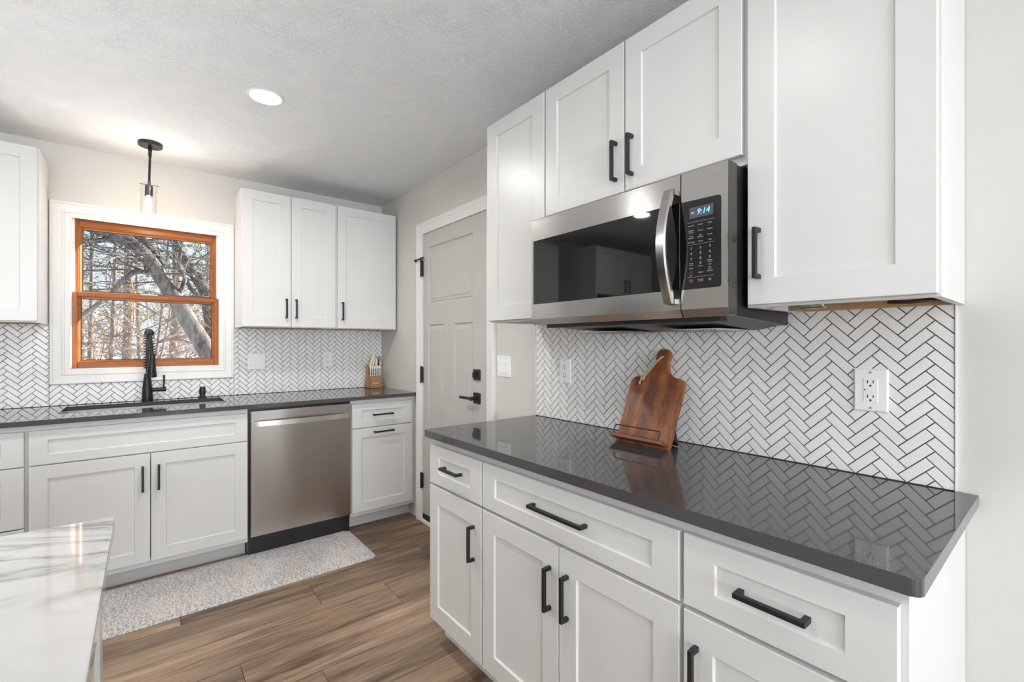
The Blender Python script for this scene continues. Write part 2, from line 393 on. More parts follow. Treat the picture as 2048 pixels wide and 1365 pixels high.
def plain_window(name, f, u0, u1, v0, v1, mat, nm):
    w = MB(); d = 0.06
    w.box(f, u0, u0 + d, v0, v1, -0.07, 0.02); w.box(f, u1 - d, u1, v0, v1, -0.07, 0.02)
    w.box(f, u0, u1, v0, v0 + d, -0.07, 0.02); w.box(f, u0, u1, v1 - d, v1, -0.07, 0.02)
    if nm: [w.box(f, u0 + (u1 - u0) * i / nm - 0.03, u0 + (u1 - u0) * i / nm + 0.03, v0, v1, -0.06, 0.0) for i in range(1, nm)]
    o = struct(name, w, mat)
    g = MB(); g.box(f, u0 + d, u1 - d, v0 + d, v1 - d, -0.03, -0.025); obj('glass_pane', g, M['pane'], o); return o
FREAR = Fr((0, -5.0, 0), (-1, 0, 0), (0, 1, 0)); FLEFT = Fr((LX, 0, 0), (0, 1, 0), (1, 0, 0))
plain_window('window_2', FREAR, -0.95, 2.15, 0.2, 2.3, M['trim'], 2)
plain_window('window_3', FREAR, -2.64, -2.0, 0.2, 2.3, M['trim'], 0)
plain_window('window_4', FLEFT, -3.2, -1.2, 0.35, 2.25, M['trim'], 2)
w = MB(); w.box(FREAR, -2.80, -2.70, 0, 2.15, 0.0, 0.03, 0.004); struct('trim_4', w, M['orange_z'])
# ------------------------------------------------------------------ window over the sink
win = MB()
win.box(FB, OX0 - 0.0, OX0 + 0.006, OZ0, OZ1, -T, 0.001); win.box(FB, OX1 - 0.006, OX1, OZ0, OZ1, -T, 0.001)
win.box(FB, OX0, OX1, OZ0, OZ0 + 0.006, -T, 0.001); win.box(FB, OX0, OX1, OZ1 - 0.006, OZ1, -T, 0.001)
window = struct('window_1', win, M['trim'])
# moulded casing: profile (distance from outer edge, projection), mitred round all four sides
prof = [(0.0, 0.0), (0.0, 0.017), (0.004, 0.021), (0.013, 0.021), (0.017, 0.017), (0.030, 0.0155), (0.044, 0.0135), (0.050, 0.012), (0.054, 0.014), (0.060, 0.014), (0.063, 0.008), (0.086, 0.007), (0.0875, 0.0)]
cx0, cx1, cz0, cz1 = -0.4235, 0.4870, 1.044, 2.1085
rings = [[FB(cx0 + d, cz0 + d, p), FB(cx1 - d, cz0 + d, p), FB(cx1 - d, cz1 - d, p), FB(cx0 + d, cz1 - d, p)] for d, p in prof]
w = MB(); w.quad_loop(rings, False, False); cas = obj('window_casing', w, M['trim'], window); lab(cas, 'white moulded picture-frame casing')
def sash(name, n0, n1, ox0, ox1, oz0, oz1, gx0, gx1, gz0, gz1, label):
    """stiles (upright grain) carry the rails, stop bead and pane"""
    bd = MB()
    ring = lambda d, n: [FB(gx0 - d, gz0 - d, n), FB(gx1 + d, gz0 - d, n), FB(gx1 + d, gz1 + d, n), FB(gx0 - d, gz1 + d, n)]
    bd.quad_loop([ring(0.015, n1 - 0.004), ring(0.010, n1 - 0.006), ring(0.003, n1 - 0.014), ring(0.0, n1 - 0.020)], False, False)
    o = obj(name, bd, M['orange_x'], window); lab(o, label)
    for a, b in ((ox0, gx0 - 0.014), (gx1 + 0.014, ox1)): st = MB(); st.box(FB, a, b, oz0, oz1, n0, n1, 0.002); obj('stile', st, M['orange_z'], o)
    for a, b in ((oz0, gz0 - 0.012), (gz1 + 0.012, oz1)): st = MB(); st.box(FB, gx0 - 0.014, gx1 + 0.014, a, b, n0, n1 - 0.0005, 0.002); obj('rail', st, M['orange_x'], o)
    gk = MB(); gk.quad_loop([ring(0.001, n1 - 0.017), ring(-0.004, n1 - 0.019)], False, False); obj('gasket', gk, M['darkgrey'], o)
    g = MB(); g.box(FB, gx0, gx1, gz0, gz1, n1 - 0.024, n1 - 0.020); obj('glass_pane', g, M['pane'], o)
    return o
up = sash('upper_sash', -0.095, -0.055, -0.3325, 0.399, 1.555, 2.032, -0.2915, 0.356, 1.600, 1.972, 'upper orange-stained wooden sash')
lo = sash('lower_sash', -0.050, -0.010, -0.3335, 0.3995, 1.134, 1.588, -0.2945, 0.3605, 1.181, 1.5505, 'lower orange-stained wooden sash')
w = MB(); w.box(FB, -0.02, 0.07, 1.588, 1.597, -0.045, -0.018, 0.002); w.lathe([(0.012, 0), (0.012, 0.008), (0.005, 0.012)], FB(0.025, 1.597, -0.03)); lab(obj('sash_lock', w, M['greenmetal'], window, 40), 'brass sash lock')
w = MB(); w.box(FB, OX0 + 0.006, OX1 - 0.006, 1.1345, 1.142, -0.055, -0.049); obj('stool_strip', w, M['trim'], window)
for a, b in ((OX0 + 0.006, OX0 + 0.016), (OX1 - 0.016, OX1 - 0.006)):
    w = MB(); w.box(FB, a, b, 1.59, 2.034, -0.054, -0.02); obj('jamb_liner', w, M['trim'], window)
# ------------------------------------------------------------------ door in the right wall
dr = MB()
DN = 0.004
u0, u1, z0, z1 = -DY1 + 0.003, -DY0 - 0.003, 0.062, DZ1 - 0.003
panels = [(-2.884, -2.321, 1.557, 1.962), (-2.884, -2.666, 0.25, 1.414), (-2.540, -2.321, 0.25, 1.414)]
def grid_door(f, us, vs, holes, n1, n0):
    for i in range(len(us) - 1):
        for j in range(len(vs) - 1):
            if not any(us[i] >= h[0] - 1e-6 and us[i + 1] <= h[1] + 1e-6 and vs[j] >= h[2] - 1e-6 and vs[j + 1] <= h[3] + 1e-6 for h in holes):
                dr.bm.faces.new([dr.bm.verts.new(f(*p, n1)) for p in ((us[i], vs[j]), (us[i + 1], vs[j]), (us[i + 1], vs[j + 1]), (us[i], vs[j + 1]))])
us = sorted({u0, u1} | {p[0] for p in panels} | {p[1] for p in panels}); vs = sorted({z0, z1} | {p[2] for p in panels} | {p[3] for p in panels})
grid_door(FRT, us, vs, panels, DN, -0.04)
for a, b, c, d in panels:
    ring = lambda k, n: [FRT(a + k, c + k, n), FRT(b - k, c + k, n), FRT(b - k, d - k, n), FRT(a + k, d - k, n)]
    dr.quad_loop([ring(0, DN), ring(0.007, DN - 0.009), ring(0.014, DN - 0.009), ring(0.020, DN - 0.005), ring(0.036, DN - 0.0035), ring(0.040, DN - 0.001)], False, True)
q = lambda n: [FRT(u0, z0, n), FRT(u1, z0, n), FRT(u1, z1, n), FRT(u0, z1, n)]
dr.quad_loop([q(-0.04), q(DN)], True, False)
bmesh.ops.remove_doubles(dr.bm, verts=dr.bm.verts, dist=1e-5)
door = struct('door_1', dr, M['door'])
for zc, hh in ((1.822, 0.112), (1.059, 0.110), (0.300, 0.104)):
    h = MB(); h.box(FRT, -2.976, -2.950, zc - hh / 2, zc + hh / 2, 0.0045, 0.0165, 0.001)
    h.tube([FRT(-2.957, zc - hh / 2 - 0.004, 0.021), FRT(-2.957, zc + hh / 2 + 0.006, 0.021)], 0.0075, 10)
    lab(obj('hinge', h, M['black'], door, 40), 'black butt hinge')
h = MB(); h.tube([FRT(-2.957, 1.886, 0.021), FRT(-2.957, 1.899, 0.021)], 0.0085, 10); h.tube([FRT(-2.957, 1.892, 0.021), FRT(-3.015, 1.884, 0.040)], 0.005, 8)
h.tube([FRT(-3.012, 1.884, 0.039), FRT(-3.022, 1.880, 0.030)], 0.009, 10); h.tube([FRT(-2.957, 1.892, 0.02), FRT(-2.935, 1.898, 0.016)], 0.006, 8)
lab(obj('hinge_pin_stop', h, M['black'], door, 40), 'black hinge-pin door stop')
h = MB(); h.box(FRT, -2.303, -2.237, 1.060, 1.126, DN, 0.014, 0.002); db = lab(obj('deadbolt', h, M['black'], door), 'black square deadbolt')
h = MB(); h.box(FRT, -2.276, -2.264, 1.076, 1.110, 0.014, 0.040, 0.002); obj('thumb_turn', h, M['black'], db)
h = MB(); h.box(FRT, -2.303, -2.237, 0.919, 0.985, DN, 0.014, 0.002); lv = lab(obj('lever_handle', h, M['black'], door, 40), 'black lever handle on a square plate')
h = MB(); h.tube([FRT(-2.270, 0.952, 0.014), FRT(-2.270, 0.952, 0.058)], 0.012, 12); h.box(FRT, -2.392, -2.258, 0.944, 0.960, 0.044, 0.060, 0.003); obj('lever', h, M['black'], lv, 40)
h = MB(); h.box(FRT, u0, u1, 0.026, 0.064, -0.03, 0.010, 0.002); lab(obj('door_sweep', h, M['blackplastic'], door), 'black rubber sweep')
h = MB(); h.box(FRT, -DY1, -DY0, 0.0005, 0.024, -0.09, 0.022, 0.003); lab(obj('threshold', h, M['trim'], door), 'white threshold')
w = MB(); cw = 0.082
prof = [(0.0, 0.0), (0.0, 0.016), (0.004, 0.019), (0.026, 0.019), (0.032, 0.016), (0.060, 0.013), (0.072, 0.011), (cw, 0.010), (cw, 0.0)]
yl, yr, zt = -3.043, -2.088, 2.150
w.quad_loop([[FRT(yl + d, 0.0005, p), FRT(yl + d, zt - d, p), FRT(yr - d, zt - d, p), FRT(yr - d, 0.0005, p)] for d, p in prof], False, False, closed=False)
struct('trim_1', w, M['trim'])
w = MB(); w.box(FRT, -DY1 - 0.004, -DY1 - 0.0005, 0, DZ1, -0.12, 0.0); w.box(FRT, -DY0 + 0.0005, -DY0 + 0.004, 0, DZ1, -0.12, 0.0); w.box(FRT, -DY1, -DY0, DZ1 + 0.0005, DZ1 + 0.004, -0.12, 0.0)
struct('trim_2', w, M['trim'])
# short baseboards where the photo sees none of the cabinets
w = MB(); w.box(FRT, 0.0, 0.99, 0.001, 0.09, 0.001, 0.014, 0.002); struct('baseboard_right', w, M['trim'])
# ------------------------------------------------------------------ herringbone backsplashes
TW, TL, GAP = 0.02618, 0.07854, 0.0027
def clip(poly, u0, u1, v0, v1):
    for ax, lim, sg in ((0, u0, 1), (0, u1, -1), (1, v0, 1), (1, v1, -1)):
        out = []
        for i in range(len(poly)):
            a, b = poly[i - 1], poly[i]; da, db_ = sg * (a[ax] - lim), sg * (b[ax] - lim)
            if (da >= 0) != (db_ >= 0):
                t = da / (da - db_); out.append((a[0] + (b[0] - a[0]) * t, a[1] + (b[1] - a[1]) * t))
            if db_ >= 0: out.append(b)
        poly = out
        if len(poly) < 3: return []
    return poly
def herringbone(f, rects, T0, n0=0.006, n1=0.0085):
    mb = MB(); lay = mb.bm.loops.layers.color.new('plank'); r2 = math.sqrt(0.5); rnd = random.Random(3)
    a0 = (T0[0] + T0[1]) * r2 - TL; b0 = (T0[0] - T0[1]) * r2; g = GAP / 2
    for k in range(-90, 91):
        for m in range(-24, 25):
            A = a0 + k * TW + m * TL; B = b0 - k * TW + m * TL
            for (pa, pb, la, lb) in ((A, B, TL, TW), (A + TL, B, TW, TL)):
                q = [(pa + g, pb + g), (pa + la - g, pb + g), (pa + la - g, pb + lb - g), (pa + g, pb + lb - g)]
                poly = [((a + b) * r2, (a - b) * r2) for a, b in q]
                cu = sum(p[0] for p in poly) / 4; cv = sum(p[1] for p in poly) / 4
                for (u0, u1, v0, v1) in rects:
                    if cu < u0 - 0.06 or cu > u1 + 0.06 or cv < v0 - 0.06 or cv > v1 + 0.06: continue
                    pc = clip(poly, u0, u1, v0, v1)
                    area_ = abs(sum(pc[i - 1][0] * pc[i][1] - pc[i][0] * pc[i - 1][1] for i in range(len(pc)))) / 2 if pc else 0
                    if area_ < 3e-6: continue
                    cu2 = sum(p[0] for p in pc) / len(pc); cv2 = sum(p[1] for p in pc) / len(pc)
                    kf = lambda p: (p[0] + (cu2 - p[0]) * 0.035, p[1] + (cv2 - p[1]) * 0.035)
                    nf = len(mb.bm.faces)
                    mb.quad_loop([[f(*p, n0 - 0.002) for p in pc], [f(*p, n1 - 0.0006) for p in pc], [f(*kf(p), n1) for p in pc]], False, True)
                    c = rnd.random(); mb.bm.faces.ensure_lookup_table()
                    for fc in mb.bm.faces[nf:]:
                        for lp in fc.loops: lp[lay] = (c, c, c, 1)
    return mb
def backsplash(f, rects, T0, loc, label):
    t = thing('backsplash', label, 'backsplash', loc)
    obj('tile_field', herringbone(f, [(a + 0.001, b - 0.001, c + 0.002, d - 0.001) for a, b, c, d in rects], T0), M['tile'], t)
    g = MB(); [g.box(f, a, b, c, d, 0.0003, 0.0062) for a, b, c, d in rects]; obj('grout', g, M['grout'], t)
    return t
bs_r = backsplash(FRT, [(-1.742, -0.191, ZR + 0.0006, 1.392)], (-0.2455, 1.358), (RX, 0.96, ZR), 'white herringbone tile backsplash behind the leaning wooden board')
for a, b in ((-0.1905, -0.1875), (-1.7455, -1.7425)):
    w = MB(); w.box(FRT, a, b, ZR + 0.0006, 1.39, 0.0003, 0.0105); obj('edge_trim', w, M['trim'], bs_r)
bs_l = backsplash(FB, [(-1.27, -0.4245, ZL + 0.0006, 1.392), (-0.4245, 0.4875, ZL + 0.0006, 1.0435), (0.4875, 1.5655, ZL + 0.0006, 1.390)], (0.7285, 1.2225), (0.15, BY, ZL), 'white herringbone tile backsplash below the sink window')
# ------------------------------------------------------------------ cabinets
def pull(parent, f, u, v, n, L, vert, label=None):
    """square bar pull; n is the face it stands on"""
    h = MB(); s = 0.0053; p = 0.031
    if vert:
        h.box(f, u - s, u + s, v - L / 2, v + L / 2, n + p - 0.011, n + p, 0.0008)
        for e in (-1, 1): h.box(f, u - s, u + s, v + e * (L / 2 - 0.0055) - 0.0055, v + e * (L / 2 - 0.0055) + 0.0055, n, n + p - 0.0108, 0.0006)
    else:
        h.box(f, u - L / 2, u + L / 2, v - s, v + s, n + p - 0.011, n + p, 0.0008)
        for e in (-1, 1): h.box(f, u + e * (L / 2 - 0.0055) - 0.0055, u + e * (L / 2 - 0.0055) + 0.0055, v - s, v + s, n, n + p - 0.0108, 0.0006)
    return lab(obj('bar_pull', h, M['black'], parent), 'matte black bar pull')
def front(kind, root, f, u0, u1, v0, v1, n, sw=0.072, rh=0.072, handle=None):
    d = MB(); d.shaker(f, u0, u1, v0, v1, n + 0.0006, 0.019, sw, rh); o = obj(kind, d, M['cabinet'], root)
    if handle: pull(o, f, *handle[:2], n + 0.0196, handle[2], handle[3])
    return o
def base_cabinet(label, f, u0, u1, depth, top, kick, loc, left_end=False, right_end=False):
    t = thing('base_cabinet', label, 'cabinet', loc)
    c = MB(); s = 0.016; fd = depth - 0.019
    kz = 0.10
    for a, b in ((u0, u0 + s), (u1 - s, u1)): c.prism([(0.002, 0.001), (kick, 0.001), (kick, kz), (fd, kz), (fd, top), (0.002, top)], Fr(f(0, 0, 0), f.en, f.eu), a, b)
    c.box(f, u0 + s, u1 - s, kz, kz + s, 0.002, fd); c.box(f, u0 + s, u1 - s, kz + s, top, 0.002, 0.012)
    obj('carcass', c, M['cabinet'], t)
    ff = MB(); st = 0.038
    ff.box(f, u0, u0 + st, kz, top, fd, depth); ff.box(f, u1 - st, u1, kz, top, fd, depth)
    ff.box(f, u0 + st, u1 - st, top - st, top, fd, depth); ff.box(f, u0 + st, u1 - st, kz, kz + st, fd, depth)
    ff.box(f, u0 + st, u1 - st, 0.665, 0.705, fd, depth); obj('face_frame', ff, M['cabinet'], t)
    k = MB(); k.box(f, u0, u1, 0.001, kz - 0.0005, kick - 0.012, kick + 0.0005); obj('toe_kick', k, M['cabinet'], t)
    return t
DR, KR = 0.595, RX - 1.028            # right run: face-frame plane and kick plane, measured from the wall
DRW, DRH = 0.072, 0.0465
cA = base_cabinet('narrow white base cabinet with one drawer, at the door end of the long worktop', FRT, -1.744, -1.3560, DR, 0.884, KR, (1.27, 1.55, 0))
front('drawer', cA, FRT, -1.742, -1.360, 0.690, 0.851, DR, DRW, DRH, (-1.551, 0.775, 0.131, False))
front('door', cA, FRT, -1.742, -1.361, 0.110, 0.679, DR, 0.066, 0.072, (-1.407, 0.540, 0.131, True))
cB = base_cabinet('wide white base cabinet with a long drawer over two doors, mid right run', FRT, -1.3560, -0.5665, DR, 0.884, KR, (1.27, 0.96, 0))
front('drawer', cB, FRT, -1.352, -0.573, 0.690, 0.851, DR, DRW, DRH, (-0.9625, 0.775, 0.226, False))
front('door', cB, FRT, -1.352, -0.9645, 0.110, 0.679, DR, 0.068, 0.068, (-0.9985, 0.545, 0.131, True))
front('door', cB, FRT, -0.9610, -0.573, 0.110, 0.679, DR, 0.068, 0.068, (-0.926, 0.545, 0.131, True))
cC = base_cabinet('white base cabinet with one drawer and door, nearest the camera on the right', FRT, -0.5665, -0.173, DR, 0.884, KR, (1.27, 0.37, 0))
front('drawer', cC, FRT, -0.562, -0.183, 0.690, 0.851, DR, DRW, DRH, (-0.3725, 0.772, 0.131, False))
front('door', cC, FRT, -0.562, -0.183, 0.110, 0.679, DR, 0.068, 0.072, (-0.530, 0.545, 0.131, True))
DL, KL = BY - 3.100, BY - 3.192
HB = 0.14
b1 = base_cabinet('white base cabinet with one drawer between the sink cabinet and the frame left edge', FB, -0.8, -0.4265, DL, 0.896, KL, (-0.61, 3.4, 0))
front('drawer', b1, FB, -0.796, -0.437, 0.706, 0.868, DL, DRW, DRH, (-0.615, 0.787, 0.131, False))
front('drawer', b1, FB, -0.796, -0.437, 0.420, 0.700, DL, DRW, 0.055, (-0.615, 0.560, 0.131, False))
front('drawer', b1, FB, -0.796, -0.437, 0.118, 0.414, DL, DRW, 0.055, (-0.615, 0.270, 0.131, False))
b0 = base_cabinet('white base cabinet beside the refrigerator panel', FB, -1.27, -0.8005, DL, 0.896, KL, (-1.03, 3.4, 0))
front('drawer', b0, FB, -1.266, -0.805, 0.706, 0.868, DL, DRW, DRH, (-1.035, 0.787, 0.131, False)); front('door', b0, FB, -1.266, -0.805, 0.118, 0.699, DL, 0.064, 0.07, (-0.84, 0.57, 0.131, True))
b2 = base_cabinet('wide white sink cabinet with two doors below the window', FB, -0.4260, 0.4785, DL, 0.896, KL, (0.03, 3.4, 0))
lab(front('false_front', b2, FB, -0.422, 0.475, 0.706, 0.868, DL, 0.063, 0.046), 'fixed panel in front of the sink')
front('door', b2, FB, -0.422, 0.0245, 0.128, 0.700, DL, 0.063, 0.063, (-0.006, 0.571, 0.131, True))
front('door', b2, FB, 0.0280, 0.475, 0.128, 0.700, DL, 0.063, 0.063, (0.0605, 0.571, 0.131, True))
b3 = base_cabinet('white pull-out base cabinet right of the dishwasher, two horizontal pulls', FB, 1.0885, 1.5655, DL, 0.896, KL, (1.33, 3.4, 0))
front('drawer', b3, FB, 1.095, 1.537, 0.704, 0.867, DL, 0.066, 0.046, (1.310, 0.787, 0.145, False))
front('door', b3, FB, 1.096, 1.540, 0.128, 0.697, DL, 0.063, 0.063, (1.316, 0.667, 0.145, False))
def wall_cabinet(label, f, u0, u1, v0, v1, depth, loc):
    t = thing('wall_cabinet', label, 'cabinet', loc)
    c = MB(); s = 0.016; fd = depth - 0.019
    c.box(f, u0, u0 + s, v0, v1, 0.002, fd); c.box(f, u1 - s, u1, v0, v1, 0.002, fd); c.box(f, u0 + s, u1 - s, v1 - s, v1, 0.002, fd); c.box(f, u0 + s, u1 - s, v0 + 0.03, v1 - s, 0.002, 0.010)
    obj('carcass', c, M['cabinet'], t)
    ff = MB(); st = 0.038
    ff.box(f, u0, u0 + st, v0, v1, fd, depth); ff.box(f, u1 - st, u1, v0, v1, fd, depth); ff.box(f, u0 + st, u1 - st, v0, v0 + st, fd, depth); ff.box(f, u0 + st, u1 - st, v1 - st, v1, fd, depth)
    obj('face_frame', ff, M['cabinet'], t)
    b = MB(); b.box(f, u0 + s, u1 - s, v0 + 0.016, v0 + 0.029, 0.010, fd); b.box(f, u0 + s, u1 - s, v0 + 0.0005, v0 + 0.016, 0.003, 0.018)
    lab(obj('bottom_panel', b, M['plywood'], t), 'unfinished tan wood underside')
    return t
UD = 0.305; ZT = 2.293
uA = wall_cabinet('narrow white wall cabinet left of the microwave, beside the door', FRT, -1.730, -1.3345, 1.378, ZT, UD, (1.41, 1.53, 1.378))
front('door', uA, FRT, -1.727, -1.338, 1.385, 2.288, UD, 0.072, 0.066)
uB = wall_cabinet('white two-door wall cabinet above the microwave', FRT, -1.3340, -0.5570, 1.762, ZT, UD, (1.41, 0.95, 1.762))
front('door', uB, FRT, -1.329, -0.949, 1.786, 2.288, UD, 0.062, 0.066, (-0.980, 1.894, 0.133, True))
front('door', uB, FRT, -0.9435, -0.564, 1.786, 2.288, UD, 0.062, 0.066, (-0.9145, 1.896, 0.133, True))
uC = wall_cabinet('tall white wall cabinet right of the microwave above the double-gang outlet', FRT, -0.5565, -0.174, 1.376, ZT, UD, (1.41, 0.365, 1.376))
front('door', uC, FRT, -0.549, -0.1775, 1.382, 2.288, UD, 0.066, 0.066, (-0.520, 1.5135, 0.131, True))
# loose fittings under the near wall cabinet
w = MB(); pts = [(-0.452 + 0.045 * math.cos(a) * 1.0, 0.2 + 0.018 * math.sin(a)) for a in [2 * math.pi * k / 20 for k in range(20)]]
w.box(FRT, -0.478, -0.400, 1.370, 1.3915, 0.205, 0.240, 0.006, 3); w.box(FRT, -0.480, -0.452, 1.366, 1.393, 0.202, 0.243, 0.005, 2)
br = lab(obj('light_bracket', w, M['greenmetal'], uC, 40), 'greenish metal bracket')
for u in (-0.425, -0.408): w = MB(); w.lathe([(0.004, 0), (0.004, 0.0015)], FRT(u, 1.380, 0.2395), (-1, 0, 0), 10); obj('screw', w, M['screw'], br)
w = MB(); w.tube([FRT(-0.285, 1.379, 0.18), FRT(-0.245, 1.376, 0.195), FRT(-0.212, 1.379, 0.18), FRT(-0.195, 1.382, 0.10)], 0.0045, 8); w.tube([FRT(-0.262, 1.381, 0.15), FRT(-0.22, 1.379, 0.16), FRT(-0.196, 1.383, 0.13)], 0.003, 8)
lab(obj('cable', w, M['cable'], uC, 60), 'loose dark red cable')
UL = BY - 3.400
v1 = wall_cabinet('white two-door wall cabinet right of the window', FB, 0.4885, 1.0895, 1.390, ZT, UL, (0.79, 3.55, 1.39))
front('door', v1, FB, 0.4915, 0.7815, 1.395, 2.288, UL, 0.060, 0.063, (0.751, 1.520, 0.131, True))
front('door', v1, FB, 0.7850, 1.0820, 1.395, 2.288, UL, 0.064, 0.063, (0.813, 1.519, 0.131, True))
v2 = wall_cabinet('white single-door wall cabinet in the corner above the knife block', FB, 1.0900, 1.5560, 1.390, ZT, UL, (1.32, 3.55, 1.39))
front('door', v2, FB, 1.0970, 1.5430, 1.395, 2.288, UL, 0.060, 0.063, (1.128, 1.518, 0.131, True))
v0 = wall_cabinet('white wall cabinet left of the window, cut by the left frame edge', FB, -1.030, -0.428, 1.390, ZT + 0.006, UL, (-0.73, 3.55, 1.39))
front('door', v0, FB, -0.728, -0.4325, 1.397, 2.297, UL, 0.060, 0.063)
front('door', v0, FB, -1.027, -0.732, 1.397, 2.297, UL, 0.060, 0.063)
v3 = wall_cabinet('white two-door cabinet over the refrigerator, seen in the microwave glass', FB, -2.24, -1.29, 1.79, ZT, 0.60, (-1.77, 3.4, 1.79))
front('door', v3, FB, -2.235, -1.767, 1.795, 2.288, 0.60, 0.062, 0.066, (-1.80, 1.90, 0.131, True))
front('door', v3, FB, -1.763, -1.295, 1.795, 2.288, 0.60, 0.062, 0.066, (-1.73, 1.90, 0.131, True))
w = MB(); w.box(FB, -1.2895, -1.2705, 0.001, ZT, 0.002, 0.62, 0.001); obj('side_panel', w, M['cabinet'], v3)
rf = thing('refrigerator', 'dark refrigerator under the two-door cabinet left of the frame', 'refrigerator', (-1.765, 3.3, 0))
w = MB(); w.box(FB, -2.22, -1.31, 0.02, 1.77, 0.03, 0.66, 0.004); obj('body', w, M['fridge'], rf)
for a, b, c, d in ((-2.22, -1.767, 0.65, 1.77), (-1.763, -1.31, 0.65, 1.77), (-2.22, -1.31, 0.06, 0.64)):
    w = MB(); w.box(FB, a + 0.002, b - 0.002, c, d, 0.662, 0.72, 0.006); obj('door', w, M['fridge'], rf)
w = MB(); w.box(FB, -2.2, -1.33, 0.0008, 0.02, 0.06, 0.6); obj('foot', w, M['blackplastic'], rf)
# ------------------------------------------------------------------ worktops
def rounded(x0, x1, y0, y1, radii, seg=6):
    pts = []
    for (cx, cy, a0, r) in ((x0, y0, 180, radii[0]), (x1, y0, 270, radii[1]), (x1, y1, 0, radii[2]), (x0, y1, 90, radii[3])):
        sx = 1 if cx == x0 else -1; sy = 1 if cy == y0 else -1
        if r <= 0: pts.append((cx, cy)); continue
        for k in range(seg + 1):
            a = R_(a0 + 90 * k / seg); pts.append((cx + sx * r + r * math.cos(a), cy + sy * r + r * math.sin(a)))
    return pts
w = MB(); w.prism(rounded(0.930, RX - 0.0006, 0.150, 1.752, (0.016, 0, 0, 0.006)), WORLD, 0.8845, ZR, 0.0022, 2)
tag(obj('countertop', w, M['quartz']), 'dark grey quartz worktop under the leaning wooden board', 'countertop')
# left worktop with the sink cut-out
SX0, SX1, SY0, SY1 = -0.345, 0.394, 3.265, 3.607
w = MB(); FY = 3.056
for a, b, c, d in ((-1.269, SX0, FY, BY - 0.0006), (SX1, RX - 0.0006, FY, BY - 0.0006), (SX0, SX1, FY, SY0), (SX0, SX1, SY1, BY - 0.0006)):
    w.box(WORLD, a, b, c, d, 0.8965, ZL)
bmesh.ops.remove_doubles(w.bm, verts=w.bm.verts, dist=1e-5)
dead = [f for f in w.bm.faces if any(set(f.verts) == set(g.verts) and g is not f for g in f.verts[0].link_faces)]
bmesh.ops.delete(w.bm, geom=dead, context='FACES')
tag(obj('countertop', w, M['quartz']), 'dark grey quartz worktop with the sink, under the window', 'countertop')
sk = thing('sink', 'undermount stainless sink set in the worktop below the window', 'sink', ((SX0 + SX1) / 2, (SY0 + SY1) / 2, 0.69))
w = MB(); e = 0.004
o_ = lambda d, z: [(SX0 - d, SY0 - d, z), (SX1 + d, SY0 - d, z), (SX1 + d, SY1 + d, z), (SX0 - d, SY1 + d, z)]
w.quad_loop([o_(e, 0.8955), o_(-0.004, 0.74), o_(-0.03, 0.70), o_(-0.26, 0.692)] if False else [o_(e + 0.015, 0.8955), o_(e, 0.8955), o_(e, 0.895), o_(-0.004, 0.73), o_(-0.03, 0.705), o_(-0.16, 0.700)], False, True)
obj('basin', w, M['sinksteel'], sk, 30)
w = MB(); w.lathe([(0.045, 0), (0.045, 0.003), (0.03, 0.003), (0.02, -0.002)], ((SX0 + SX1) / 2, 3.45, 0.7008)); obj('drain', w, M['chrome'], sk, 40)
# ------------------------------------------------------------------ faucet and soap dispenser
fx, fy = 0.015, 3.655
fa = thing('faucet', 'matte black spring-neck faucet behind the sink', 'faucet', (fx, fy, ZL))
w = MB(); w.lathe([(0.0275, 0.0004), (0.0285, 0.004), (0.0280, 0.03), (0.026, 0.07), (0.022, 0.11), (0.0175, 0.15), (0.0150, 0.168), (0.014, 0.172)], (fx, fy, ZL), seg=28); obj('body', w, M['black'], fa, 40)
# arched neck bends towards the camera/sink
ctr = []
for k in range(33):
    a = math.pi * k / 32; ctr.append(Vector((fx + 0.0125 * (1 - math.cos(a)) / 2 * 1.3, fy - 0.055 * (1 - math.cos(a)), 1.300 + 0.052 * math.sin(a))))
path = [Vector((fx, fy, 1.09 + 0.21 * k / 20)) for k in range(20)] + ctr + [ctr[-1] + Vector((0.001 * k, -0.001 * k, -0.0125 * k)) for k in range(1, 8)]
w = MB(); w.tube(path, 0.0078, 10); obj('hose', w, M['blackplastic'], fa, 50)
def coil(path, turns, r):
    L = [0]
    for a, b in zip(path, path[1:]): L.append(L[-1] + (b - a).length)
    out = []; N = turns * 12
    prev = None
    for i in range(N + 1):
        s_ = L[-1] * i / N; j = max(k for k in range(len(L)) if L[k] <= s_ + 1e-9); j = min(j, len(path) - 2)
        t_ = (s_ - L[j]) / max(L[j + 1] - L[j], 1e-9); p = path[j].lerp(path[j + 1], t_); d = (path[j + 1] - path[j]).normalized()
        x = Vector((1, 0, 0)); x = (x - d * x.dot(d)).normalized(); y = d.cross(x); a = 2 * math.pi * i / 12
        out.append(p + (x * math.cos(a) + y * math.sin(a)) * r)
    return out
w = MB(); w.tube(coil(path[3:], 26, 0.0190), 0.0024, 6); obj('spring', w, M['black'], fa, 60)
hp = path[-1]
w = MB(); w.lathe([(0.012, 0.006), (0.0145, 0.0), (0.0155, -0.03), (0.0165, -0.045), (0.021, -0.085), (0.0265, -0.128), (0.0265, -0.136), (0.023, -0.137)], hp, (0.03, -0.12, 1.0), 24); sh = obj('spray_head', w, M['black'], fa, 40)
w = MB(); w.lathe([(0.0065, 0), (0.0065, 0.004), (0.004, 0.005)], hp + Vector((-0.004, -0.0215, -0.068)), (-0.1, -1, 0.2), 14); w.box(WORLD, hp.x - 0.009, hp.x + 0.001, hp.y - 0.0305, hp.y - 0.012, hp.z - 0.108, hp.z - 0.084, 0.003); obj('spray_button', w, M['blackplastic'], sh, 40)
